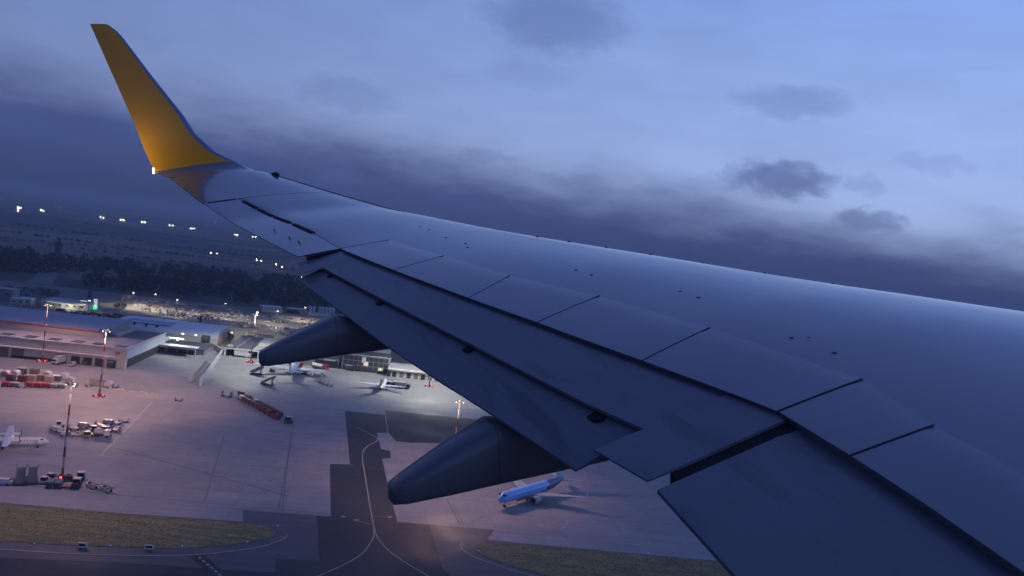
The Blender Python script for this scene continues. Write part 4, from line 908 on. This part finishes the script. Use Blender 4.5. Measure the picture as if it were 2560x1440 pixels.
# turboprop at the left edge, nose to the right
M_PROP = material('propeller_blade', (0.03, 0.03, 0.035), .5)
pn = G(121, 1119); hd3 = R(29); Lt = 27.0; d3 = Vector((math.cos(hd3), math.sin(hd3), 0))
t = thing('turboprop_airliner', 'white high-wing turboprop nosing in at the left edge of the apron', 'aircraft', pn - d3 * Lt * .5, hd3)
fz = 2.3
f = fuselage(t, [(Lt * .5, .05, fz - .3), (Lt * .492, .38, fz - .25), (Lt * .47, .75, fz - .15), (Lt * .44, 1.1, fz), (Lt * .40, 1.35, fz + .05), (Lt * .3, 1.43, fz + .1), (0, 1.43, fz + .1), (-Lt * .18, 1.43, fz + .1), (-Lt * .3, 1.15, fz + .35), (-Lt * .42, .7, fz + .75), (-Lt * .5, .15, fz + 1.1)], [M_ACW])
for s in (-1, 1):
    for i in range(3): MB().box((Lt * .438 - i * .38, s * (.55 + .26 * i), fz + .88 + .02 * i), (.12, .5, .42), s * (.4 + .35 * i), -.6).build('cockpit_window', M_WINDOW, f)
    for i in range(16): MB().box((Lt * .33 - i * .95, s * 1.43, fz + .55), (.3, .06, .42)).build('cabin_window', M_WINDOW, f)
    MB().box((Lt * .36, s * 1.42, fz + .25), (.9, .08, 1.5)).build('cabin_door', M_ACG, f)
    aerofoil(t, 'wing', M_ACW, (Lt * .05 + 1.5, s * .3, fz + 1.75), (Lt * .05 + .6, s * 13.4, fz + 2.0), 2.9, 1.6, .12)
    e = MB(); n = 12; cy = s * 4.1; e.rings([[(x, cy + q * math.cos(2 * math.pi * i / n), fz + 1.45 + q * math.sin(2 * math.pi * i / n)) for i in range(n)] for x, q in ((Lt * .05 + 3.4, .22), (Lt * .05 + 3.0, .5), (Lt * .05 + 1.0, .62), (Lt * .05 - 2.2, .45), (Lt * .05 - 3.6, .12))]); en = e.build('engine', M_ACW, t, smooth=50)
    for b_ in range(6):
        a = b_ * math.pi / 3 + .2; c_, s_ = math.cos(a), math.sin(a); mb = MB()
        mb.rings([[(Lt * .05 + 3.35 + dx, cy + c_ * q - s_ * dy, fz + 1.45 + s_ * q + c_ * dy) for dx, dy in ((-.06, -w_), (.06, -w_), (.1, w_), (-.02, w_))] for q, w_ in ((.15, .1), (1.0, .17), (1.95, .1))]); mb.build('propeller_blade', M_PROP, en)
    mb = MB(); mb.rings([[(Lt * .05 + x, cy + q * math.cos(2 * math.pi * i / n), fz + 1.45 + q * math.sin(2 * math.pi * i / n)) for i in range(n)] for x, q in ((3.25, .26), (3.6, .2), (3.8, .03))]); mb.build('spinner', M_STEEL, en, smooth=50)
    gear(t, 0, s * 1.9, fz - .8, .42); aerofoil(t, 'tailplane', M_ACW, (-Lt * .44, s * .2, fz + 5.6), (-Lt * .44 - .8, s * 3.6, fz + 5.7), 2.2, 1.3)
gear(t, Lt * .38, 0, fz - .8, .35); aerofoil(t, 'fin', M_ACW, (-Lt * .36, 0, fz + 1.0), (-Lt * .36 - 2.4, 0, fz + 5.7), 4.2, 2.4, .1, vertical=True)

# ================================================================== ground equipment and vehicles
M_VW = material('vehicle_white', (0.60, 0.60, 0.58), .45, var=.08, vscale=1); M_VD = material('vehicle_dark', (0.045, 0.05, 0.055), .5); M_VG = material('vehicle_grey', (0.20, 0.215, 0.23), .5, var=.1, vscale=1); M_VR = material('vehicle_red', (0.42, 0.03, 0.035), .45, var=.12, vscale=1)
M_VY = material('vehicle_yellow', (0.50, 0.34, 0.10), .5, var=.12, vscale=1); M_VGR = material('vehicle_grey_green', (0.13, 0.16, 0.15), .55, var=.1, vscale=1); M_TAN = material('container_tan', (0.30, 0.24, 0.20), .7, var=.15, vscale=.8); M_BRN = material('container_brown', (0.17, 0.10, 0.085), .7, var=.15, vscale=.8)
M_ALU = material('container_aluminium', (0.50, 0.50, 0.53), .45, metal=.2, var=.1, vscale=.8); M_LIL = material('container_lilac_cover', (0.42, 0.40, 0.50), .6, var=.1, vscale=.8); M_GLS = material('vehicle_glass', (0.015, 0.02, 0.025), .15); M_BLU = material('trim_blue', (0.06, 0.15, 0.35), .5); M_DKR = material('faded_dark_red', (0.14, 0.035, 0.04), .6, var=.2, vscale=1)
USED = {}
def wheels(t, xs, y, r=.38, w=.26):
    for x in xs:
        for s in (-1, 1): MB().tube((x, s * y - s * w / 2, r), (x, s * y + s * w / 2, r), r, r, 10).build('wheel', M_TYRE, t)
def dolly(mat, load=None):
    t = thing('baggage_dolly', 'x', 'baggage cart'); MB().box((0, 0, .62), (3.0, 1.6, .16)).build('bed', mat, t); MB().box((1.9, 0, .5), (.9, .1, .1)).build('tow_bar', M_STEEL, t); wheels(t, (-1.1, 1.1), .62, .28, .2)
    for x in (-1.48, 1.48): MB().box((x, 0, 1.15), (.06, 1.5, .95)).build('end_rail', mat, t)
    if load: MB().box((0, 0, 1.25), (2.5, 1.35, 1.05), 0, 0, .92).build('load', load, t)
    return t
def covered_cart(mat, top):
    t = thing('covered_baggage_cart', 'x', 'baggage cart'); MB().box((0, 0, .6), (3.3, 1.8, .18)).build('bed', M_STEEL, t); wheels(t, (-1.1, 1.1), .7, .3, .22); MB().box((2.0, 0, .5), (.9, .1, .1)).build('tow_bar', M_STEEL, t)
    MB().box((0, 0, 1.35), (3.2, 1.7, 1.3)).build('side', mat, t); mb = MB(); mb.rings([[(x, y * 1.8 / 2, 2.0 + .38 * (1 - y * y)) for y in (-1, -.6, -.2, .2, .6, 1)] + [(x, .9, 1.95), (x, -.9, 1.95)] for x in (-1.7, 1.7)]); mb.build('roof', top, t)
    return t
def igloo(face, skin_):
    t = thing('cargo_container', 'x', 'container'); rr = [(-1.55, .3), (-1.55, 1.2), (-1.3, 2.0), (-.7, 2.5), (.6, 2.5), (1.2, 2.1), (1.55, 1.3), (1.55, .3)]
    mb = MB(); mb.rings([[(p[0], y, p[1]) for p in rr] for y in (-1.55, 1.55)]); mb.build('shell', skin_, t, smooth=50)
    MB().prism([(0, 0), (0, 0), (0, 0)], 0, 0) if False else None
    mb = MB(); q = [(p[0] * .86, .3 + (p[1] - .3) * .88 + .06) for p in rr]; mb.rings([[(p[0], y, p[1]) for p in q] for y in (-1.6, -1.55)]); mb.build('door', face, t)
    MB().box((0, 0, .2), (3.2, 3.2, .2)).build('pallet', M_STEEL, t); return t
def crate(mat, top, w=3.2, h=2.2):
    t = thing('box_container', 'x', 'container'); MB().box((0, 0, h / 2 + .25), (w, 2.2, h)).build('body', mat, t); MB().box((0, 0, h + .3), (w + .1, 2.3, .12)).build('lid', top, t)
    for i in range(4): MB().box((-w / 2 + (i + .5) * w / 4, -1.12, h / 2 + .25), (.08, .06, h * .95)).build('rib', top, t)
    MB().box((0, 0, .15), (w, 2.2, .2)).build('pallet', M_STEEL, t); return t
def shelf_stack(mat):
    t = thing('pallet_stack', 'x', 'pallets')
    for i in range(8): MB().box((random.uniform(-.08, .08), 0, .2 + i * .34), (3.2, 2.3, .14)).build('pallet', mat, t)
    for x in (-1.5, 1.5): MB().box((x, 0, 1.4), (.1, 2.0, 2.7)).build('post', M_STEEL, t)
    return t
def tractor(body, cab=True):
    t = thing('tow_tractor', 'x', 'tow tractor'); MB().box((0, 0, .75), (3.2, 1.7, .75)).build('chassis', body, t); wheels(t, (-1.0, 1.0), .78, .42, .28)
    MB().box((1.1, 0, 1.25), (1.0, 1.6, .3)).build('hood', body, t)
    if cab:
        c = MB().box((-.5, 0, 1.65), (1.5, 1.6, 1.1), 0, 0, .92).build('cab', M_GLS, t); MB().box((-.5, 0, 2.26), (1.7, 1.7, .14)).build('roof', M_VW, c)
    MB().box((1.62, 0, .6), (.14, 1.5, .4)).build('bumper', M_VD, t); return t
def lorry(bodym, cabm, l=7.5, h=2.6):
    t = thing('lorry', 'x', 'lorry'); MB().box((0, 0, .75), (l, 2.2, .35)).build('chassis', M_VD, t); b_ = MB().box((-1.1, 0, .95 + h / 2), (l - 2.4, 2.45, h)).build('cargo_box', bodym, t); MB().box((-1.1, 0, .98 + h), (l - 2.3, 2.5, .08)).build('box_roof', M_VW, b_)
    c = MB().box((l / 2 - 1.0, 0, 1.75), (1.9, 2.3, 2.0), 0, 0, .93).build('cab', cabm, t); MB().box((l / 2 - .02, 0, 2.15), (.12, 2.0, .8)).build('windscreen', M_GLS, c); wheels(t, (-l * .3, -l * .14, l * .33), 1.05, .48, .3); return t
def tanker(bodym, cabm, l=9):
    t = thing('tanker_truck', 'x', 'tanker'); MB().box((0, 0, .75), (l, 2.2, .35)).build('chassis', M_VD, t); mb = MB(); n = 14
    mb.rings([[(x, 1.15 * q * math.cos(2 * math.pi * i / n), 1.95 + 1.0 * q * math.sin(2 * math.pi * i / n)) for i in range(n)] for x, q in ((-l / 2, .6), (-l / 2 + .3, 1), (l / 2 - 2.8, 1), (l / 2 - 2.5, .6))]); mb.build('tank', bodym, t, smooth=50)
    MB().box((-1.2, 0, 3.0), (l * .5, .6, .12)).build('catwalk', M_STEEL, t); c = MB().box((l / 2 - 1.1, 0, 1.85), (2.0, 2.4, 2.1), 0, 0, .92).build('cab', cabm, t); MB().box((l / 2 - .03, 0, 2.2), (.12, 2.0, .8)).build('windscreen', M_GLS, c); wheels(t, (-l * .33, -l * .18, l * .34), 1.05, .5, .3); return t
def stairs():
    t = thing('passenger_stairs', 'x', 'aircraft stairs'); hh_, ln = 3.9, 7.2; MB().box((0, 0, .55), (ln, 2.2, .4)).build('chassis', M_VD, t); wheels(t, (-2.6, 2.6), .95, .4, .25)
    for i in range(14):
        MB().box((-ln / 2 + .3 + i * (ln - 1.6) / 14, 0, .8 + i * (hh_ - .8) / 14), (.5, 1.5, .1)).build('step', M_VG, t)
    ang = math.atan2(hh_ - .8, ln - 1.6)
    for s in (-1, 1): MB().box((-.4, s * .85, 2.6), (math.hypot(hh_ - .8, ln - 1.6), .08, 1.3), 0, -ang).build('side_panel', M_VG, t); MB().box((ln / 2 - .6, s * .9, hh_ + .5), (1.4, .08, 1.2)).build('platform_rail', M_VG, t)
    MB().box((ln / 2 - .6, 0, hh_ - .05), (1.5, 1.9, .14)).build('platform', M_VG, t); MB().box((ln / 2 - 1.0, 0, hh_ / 2), (.25, 1.4, hh_ - .6)).build('support', M_STEEL, t)
    MB().box((-.6, 0, 2.15), (math.hypot(hh_ - .8, ln - 1.6), 1.5, .1), 0, -ang).build('stringer', M_VG, t); return t
def belt_loader():
    t = thing('belt_loader', 'x', 'belt loader'); MB().box((-.4, -.45, .75), (4.6, 1.0, .7)).build('chassis', M_VW, t); MB().box((0, .5, 1.35), (7.2, .75, .28), 0, -.16).build('belt', M_VY, t); MB().box((0, .5, 1.5), (7.0, .5, .1), 0, -.16).build('belt_surface', M_TAN, t); MB().box((1.4, -.5, 1.3), (1.2, .9, .5)).build('engine_cover', M_VY, t); MB().box((-.6, -.5, 1.45), (.7, .7, .6)).build('seat', M_VD, t); wheels(t, (-1.9, 1.5), .8, .42, .28)
    MB().box((-2.7, -.4, 1.5), (.1, .1, 1.4)).build('light_post', M_STEEL, t); return t
def power_unit():
    t = thing('ground_power_unit', 'x', 'ground power unit'); mb = MB(); pr = [(-.95, .5), (-.95, 1.7), (-.7, 2.05), (.7, 2.05), (.95, 1.7), (.95, .5)]; mb.rings([[(x, p[0], p[1]) for p in pr] for x in (-1.8, 1.8)]); mb.build('housing', M_VGR, t); wheels(t, (-1.2, 1.2), .75, .36, .22); MB().box((2.3, 0, .6), (1.0, .12, .12)).build('tow_bar', M_STEEL, t); MB().box((-1.84, 0, 1.2), (.08, 1.3, .8)).build('grille', M_VD, t); return t
def van(m):
    t = thing('service_van', 'x', 'van'); MB().box((-.3, 0, 1.15), (4.3, 1.85, 1.5), 0, 0, .94).build('body', m, t); MB().box((2.1, 0, .85), (.9, 1.8, .8)).build('hood', m, t); MB().box((1.75, 0, 1.55), (.3, 1.6, .6), 0, .5).build('windscreen', M_GLS, t); wheels(t, (-1.5, 1.5), .85, .36, .24); return t
def put(src, px, py, rz, label, group=None, z=0.0, scale=None):
    o = place(src, USED, G(px, py) + Vector((0, 0, z)), rz, label, group)
    if scale: o.scale = (scale,) * 3
    return o
P_DR, P_DK, P_DG = dolly(M_VR), dolly(M_DKR, M_DKR), dolly(M_VG); P_DW = dolly(M_VG, M_ALU); P_DB = dolly(M_DKR, M_VD)
P_CR, P_CG = covered_cart(M_VR, M_VR), covered_cart(M_VG, M_ALU)
P_IB, P_IL, P_IT = igloo(M_BRN, M_ALU), igloo(M_LIL, M_LIL), igloo(M_TAN, M_ALU); P_XB, P_XD, P_XT = crate(M_BRN, M_BRN), crate(M_VD, M_ALU), crate(M_TAN, M_VGR, 7.5, 2.6); P_XS = shelf_stack(M_DKR); P_XG = crate(M_TAN, M_TAN)
P_TD, P_TW = tractor(M_VD), tractor(M_VW); P_LW, P_LD = lorry(M_VW, M_VW, 9.0), lorry(M_VD, M_VD, 7.0, 2.2); P_TR, P_TK = tanker(M_VR, M_VR), tanker(M_VW, M_VR); P_ST = stairs(); P_BL = belt_loader(); P_GP = power_unit(); P_VN = van(M_VW)
# --- front row by the grass
q = AR
put(P_VN, 8, 1211, q, 'white van cut by the left edge, left of the grey stairs')
put(P_ST, 50, 1206, q + R(112), 'left one of the two grey passenger stairs by the grass', 'passenger stairs').scale = (1, 1.5, 1); put(P_ST, 80, 1204, q + R(112), 'right one of the two grey passenger stairs by the grass', 'passenger stairs').scale = (1, 1.5, 1)
put(P_TW, 112, 1208, q + R(80), 'pale tractor just right of the grey stairs', 'parked tractors'); put(P_TD, 127, 1199, q + R(80), 'dark tractor behind the left power unit', 'parked tractors')
put(P_GP, 125, 1217, q + R(100), 'left one of two grey-green power units by the mast foot', 'ground power units'); put(P_GP, 146, 1218, q + R(100), 'right one of two grey-green power units by the mast foot', 'ground power units')
put(P_DR, 168, 1220, q + R(10), 'red dolly right of the power units by the mast', 'loose dollies'); put(P_DK, 170, 1203, q + R(20), 'loaded dark red dolly behind the mast foot', 'loose dollies')
put(P_TD, 190, 1219, q + R(-82), 'front tractor with white roof facing the grass', 'parked tractors', scale=1.25); put(P_TD, 200, 1202, q + R(-82), 'rear tractor with white roof behind the front one', 'parked tractors', scale=1.2)
put(P_BL, 229, 1219, q + R(-48), 'left yellow belt loader at the end of the front row', 'belt loaders'); put(P_BL, 266, 1227, q + R(-48), 'right yellow belt loader at the end of the front row', 'belt loaders')
# --- middle cluster
put(P_TW, 150, 1067, q + R(20), 'white tractor at the top left of the middle cluster', 'parked tractors'); put(P_VN, 139, 1078, q + R(150), 'white van at the left end of the middle cluster'); put(P_DG, 168, 1084, q + R(40), 'grey dolly right of the white van, middle cluster', 'loose dollies'); put(P_DW, 160, 1090, q + R(30), 'silver loaded dolly at the front left of the middle cluster', 'loose dollies')
put(P_BL, 195, 1088, q + R(35), 'belt loader in the middle cluster, left of the yellow tractor', 'belt loaders'); put(tractor(M_VY), 220, 1093, q + R(60), 'yellow tractor at the front of the middle cluster', 'parked tractors'); put(tanker(M_VW, M_VW, 6), 255, 1092, q, 'small white tank truck at the right front of the middle cluster')
for i, (x, y, a, s, lb) in enumerate(((186, 1074, 5, P_DG, 'left'), (208, 1070, 0, P_DW, 'second'), (228, 1068, 0, P_DG, 'third'), (250, 1066, 0, P_DG, 'fourth'), (270, 1062, 0, P_DW, 'fifth'), (292, 1060, 0, P_DG, 'sixth'), (308, 1055, 12, P_DG, 'last'))):
    put(s, x, y, q + R(a), '%s grey dolly from the left in the back line of the middle cluster' % lb, 'dollies of the middle cluster', scale=1.2)
put(P_TD, 238, 1079, q + R(10), 'dark tractor inside the middle cluster of dollies', 'parked tractors'); put(P_XD, 262, 1078, q, 'dark box container inside the middle cluster', scale=.8); put(P_DG, 288, 1079, q + R(-15), 'grey dolly at the right end of the middle cluster', 'loose dollies', scale=1.2)
# --- cargo row in front of the long building
for x, y, s, lb in ((14, 967, P_CR, 'first red'), (36, 968, P_CG, 'first grey'), (55, 970, P_DG, 'open grey'), (72, 968, P_CR, 'second red'), (93, 969, P_CR, 'third red'), (115, 970, P_CR, 'fourth red'), (132, 971, P_CG, 'second grey'), (152, 971, P_CG, 'last grey')):
    put(s, x, y, q, '%s cart from the left in the front line of the cargo row' % lb, 'carts of the cargo row')
for x, y, s, lb in ((-6, 938, P_IL, 'lilac container cut by the left edge in the cargo row'), (14, 941, P_IB, 'big white-topped container with brown door near the left edge'), (38, 940, P_IT, 'white-topped container right of the brown-doored one'), (54, 934, P_XD, 'dark box behind the red pallet stack'), (26, 952, P_XS, 'left red pallet stack in the cargo row'), (56, 954, P_XS, 'right red pallet stack in the cargo row'),
                    (86, 936, P_XB, 'brown box at the back of the cargo row'), (78, 952, P_XG, 'tan box between pallet stack and brown box'), (100, 952, P_XB, 'brown box in the middle of the cargo row'), (118, 942, P_IT, 'silver rounded container at the back middle of the cargo row'), (122, 955, P_XG, 'tan box behind the third red cart'), (140, 953, P_XD, 'dark green-black box right of the middle of the cargo row'), (160, 947, P_IL, 'lilac rounded container at the right back of the cargo row'), (175, 957, P_IT, 'tan-doored rounded container at the right end of the cargo row')):
    put(s, x, y, q + R(random.uniform(-4, 4)), lb, 'cargo row containers', scale=1.12)
put(P_DG, 185, 968, q, 'grey dolly right of the cargo row, behind the mast head', 'loose dollies'); put(P_XT, 245, 965, q, 'long tan container standing alone beside the mast'); put(P_IL, 272, 967, q, 'lilac rounded container right of the long tan one'); put(P_DG, 222, 966, q + R(30), 'grey dolly left of the long tan container', 'loose dollies'); put(P_DG, 288, 970, q + R(-20), 'grey dolly right of the lilac container', 'loose dollies')
# --- at the docks
put(P_LW, 147, 909, q + R(-98), 'white lorry backed up to the cargo building', scale=1.15); put(P_VN, 180, 914, q + R(-95), 'small van right of the white lorry at the docks'); put(P_LD, 214, 911, q + R(-82), 'dark lorry at the second dock door'); put(P_LD, 276, 919, q + R(-84), 'dark lorry at the last dock door near the corner')
put(P_LW, 606, 893, q, 'white lorry parked inside the dark-roofed shed', scale=1.15)
# --- red dolly train
a_, b_ = G(592, 989), G(708, 1051); dd = b_ - a_; an = math.atan2(dd.y, dd.x); nrm = Vector((-math.sin(an), math.cos(an), 0))
kinds = (P_DK, P_DB, P_DK, P_DR, P_DK, P_DB, P_DW, P_DK, P_DR, P_DB, P_DK)
for i in range(12):
    for s in (0, 1):
        if (i, s) in ((0, 0), (11, 1), (1, 0)): continue
        o = place(kinds[(i * 3 + s * 5) % 11], USED, a_ + dd * (i / 12 + .02) + nrm * (s * 3.4 - 1.7), an + R(random.uniform(-5, 5)), {P_DK: 'dark red loaded dolly', P_DB: 'dark red dolly with a dark load', P_DR: 'bright red empty dolly', P_DW: 'dolly with a silver load'}[kinds[(i * 3 + s * 5) % 11]] + ' in the long double dolly train', 'double train of red dollies'); o.scale = (1.3, 1.35, 1.3)
o = place(P_TD, USED, b_ + dd.normalized() * 5, an, 'dark tractor at the near end of the red dolly train', 'parked tractors'); o.scale = (1.3,) * 3
put(P_DG, 566, 992, q + R(-14), 'empty frame dolly left of the red dolly train', 'loose dollies', scale=1.6); put(P_DG, 446, 1003, q, 'lone small dolly in the open apron below the wall', 'loose dollies')
# --- around the tail-on jets
put(P_TR, 739, 916, q + R(-35), 'red tanker behind the fin of the tail-on jet', scale=1.1); put(P_TK, 800, 924, q + R(-30), 'white tanker with red cab between the two tail-on jets', scale=1.3)
for x, y, s, a, lb in ((760, 937, P_TD, 0, 'dark tractor just right of the tail-on jet fin'), (772, 937, P_DG, 20, 'dolly behind the dark tractor at the jet'), (793, 941, P_VN, 0, 'van right of the tail-on jet'), (806, 940, P_TW, 10, 'white tractor near the wing of the tail-on jet'), (680, 930, P_TD, 0, 'tractor under the left wing of the tail-on jet')): put(s, x, y, q + R(a), lb)
put(P_ST, 640, 936, q + R(20), 'grey stairs at the left wingtip of the tail-on jet', 'passenger stairs'); put(P_ST, 668, 962, q + R(-12), 'grey stairs standing behind the tail-on jet', 'passenger stairs')
for i, (x, y) in enumerate(((795, 955), (805, 959), (815, 963), (824, 967))): put(P_DG, x, y, q + R(-38), '%s dolly of the line trailing from the tail-on jet wing' % ('first', 'second', 'third', 'last')[i], 'dollies behind the jet wing')
put(P_LD, 874, 926, q + R(-20), 'dark lorry in front of the service block'); put(P_LD, 972, 967, q + R(-10), 'short dark lorry right of the smaller jet'); put(lorry(M_ALU, M_VD, 10), 1003, 970, q + R(-12), 'long silver lorry right of the smaller jet')
# --- trolley row by the wall, barrier row on the apron
P_TROL = thing('luggage_trolley', 'x', 'luggage trolley'); MB().box((0, 0, .35), (1.6, .8, .1)).build('tray', M_ALU, P_TROL); MB().box((-.7, 0, .8), (.1, .8, 1.0)).build('handle', M_ALU, P_TROL); wheels(P_TROL, (-.5, .6), .35, .14, .08)
for i in range(14):
    t_ = i / 13; o = put(P_TROL, 519 - 41 * t_, 910 + 46 * t_, q + R(60), 'silver trolley in the row along the white wall', 'trolleys along the white wall'); o.scale = (1.7,) * 3
P_BAR = thing('apron_barrier', 'x', 'barrier'); MB().box((0, 0, .45), (1.4, .5, .9), 0, 0, .7).build('block', M_BLOCK, P_BAR); MB().box((0, 0, .96), (1.0, .36, .12)).build('cap', M_VR, P_BAR)
for i in range(13):
    t_ = i / 12; put(P_BAR, 276 + 118 * t_, 973 + 13 * t_ + random.uniform(-1.5, 1.5), q + R(random.uniform(-30, 30)), 'small white barrier in the line right of the mast', 'barriers right of the mast')
# --- taxiway edge lights and signs
M_BLUEL = material('blue_edge_lamp', (0.05, 0.1, 0.8), .3, emit=(0.05, 0.16, 1.0), estr=1.3); M_BLK = material('sign_black', (0.01, 0.01, 0.01), .5); M_WSIGN = material('sign_white_border', (0.5, 0.5, 0.5), .5, emit=(.8, .85, 1.0), estr=.03)
P_EL = thing('taxiway_edge_light', 'x', 'edge light'); MB().tube((0, 0, 0), (0, 0, .35), .06, .06, 6).build('stem', M_STEEL, P_EL); MB().tube((0, 0, .35), (0, 0, .6), .14, .1, 8).build('lamp', M_BLUEL, P_EL)
for x, y, lb in ((85, 1363, 'on the left grass edge, left of the signs'), (275, 1368, 'between the two small signs'), (455, 1369, 'right of the two signs'), (618, 1358, 'near the rounded end of the left grass'), (694, 1318, 'at the tip of the left grass'), (1197, 1381, 'at the tip of the right grass'), (1240, 1350, 'at the top left corner of the right grass'), (1363, 1360, 'on the far edge of the right grass below the blue jet'), (1487, 1372, 'on the far edge of the right grass, third from left'), (1620, 1386, 'on the far edge of the right grass near the flap')):
    put(P_EL, x, y, 0, 'blue edge light ' + lb, 'taxiway edge lights')
for x, y, lb in ((205, 1369, 'left'), (372, 1374, 'right')):
    t = thing('taxiway_sign', '%s one of the two small white-framed signs on the grass edge' % lb, 'sign', G(x, y), AR); MB().box((0, 0, .75), (2.3, .3, 1.1)).build('frame', M_WSIGN, t); MB().box((0, -.17, .75), (1.6, .06, .6)).build('panel', M_BLK, t); MB().box((-.8, 0, .1), (.12, .12, .2)).build('leg', M_STEEL, t); MB().box((.8, 0, .1), (.12, .12, .2)).build('leg', M_STEEL, t)
# ------------------------------------------------------------------ cars
CARC = {'white': (0.62, 0.62, 0.62), 'silver': (0.34, 0.35, 0.36), 'grey': (0.12, 0.125, 0.13), 'black': (0.02, 0.02, 0.022), 'red': (0.30, 0.03, 0.03), 'blue': (0.04, 0.07, 0.18), 'beige': (0.34, 0.30, 0.24)}
CARS = {}
for c, rgb in CARC.items():
    m = material('car_paint_' + c, rgb, .3, coat=.4); mb = MB(); mb.box((0, 0, .62), (4.3, 1.75, .55), 0, 0, .96); mb.mi = 1; mb.box((-.2, 0, 1.12), (2.5, 1.6, .5), 0, 0, .72); mb.mi = 0; mb.box((-.2, 0, 1.40), (1.7, 1.12, .06)); mb.mi = 2
    for x in (-1.35, 1.35):
        for s in (-1, 1): mb.tube((x, s * .72, .31), (x, s * .9, .31), .31, .31, 8)
    CARS[c] = mb.build('parked_car', [m, M_GLS, M_TYRE]); CARS[c]['category'] = 'car'; CARS[c]['group'] = 'cars in the far car park'
keys = ['white'] * 7 + ['silver'] * 6 + ['grey'] * 3 + ['black'] * 2 + ['red', 'blue', 'beige']
first = {c: True for c in CARC}; NCAR = 0
def car(p, rz):
    global NCAR
    c = random.choice(keys); o = CARS[c] if first[c] else CARS[c].copy()
    if not first[c]: COL.objects.link(o)
    first[c] = False; o.location = p; o.rotation_euler = (0, 0, rz); o['label'] = 'small %s car parked among the rows of the far car park' % c; NCAR += 1
# rows follow the car park's own axes; pairs of rows share an aisle
for ri, (xa, ya, xb, yb) in enumerate(((297, 746, 420, 758), (400, 756, 600, 778), (318, 753, 470, 768), (330, 760, 560, 783), (335, 764, 640, 794), (352, 772, 700, 808), (372, 779, 560, 799), (395, 786, 470, 794), (430, 790, 640, 812), (560, 805, 760, 826), (575, 810, 800, 832), (600, 816, 740, 832), (640, 798, 815, 816), (655, 790, 820, 806), (560, 779, 650, 788), (640, 824, 735, 836))):
    a, b_ = G(xa, ya), G(xb, yb); d = b_ - a; n = int(d.length / 2.75); an = math.atan2(d.y, d.x)
    for i in range(n):
        if random.random() < .24 or NCAR >= 290: continue
        car(a + d * ((i + .5) / n) + Vector((random.uniform(-.3, .3), random.uniform(-.5, .5), 0)), an + math.pi / 2 + (math.pi if random.random() < .4 else 0) + R(random.uniform(-4, 4)))
for x, y in ((75, 765), (84, 767), (92, 766), (66, 766), (50, 768), (30, 766)): car(G(x, y), random.uniform(0, 3))
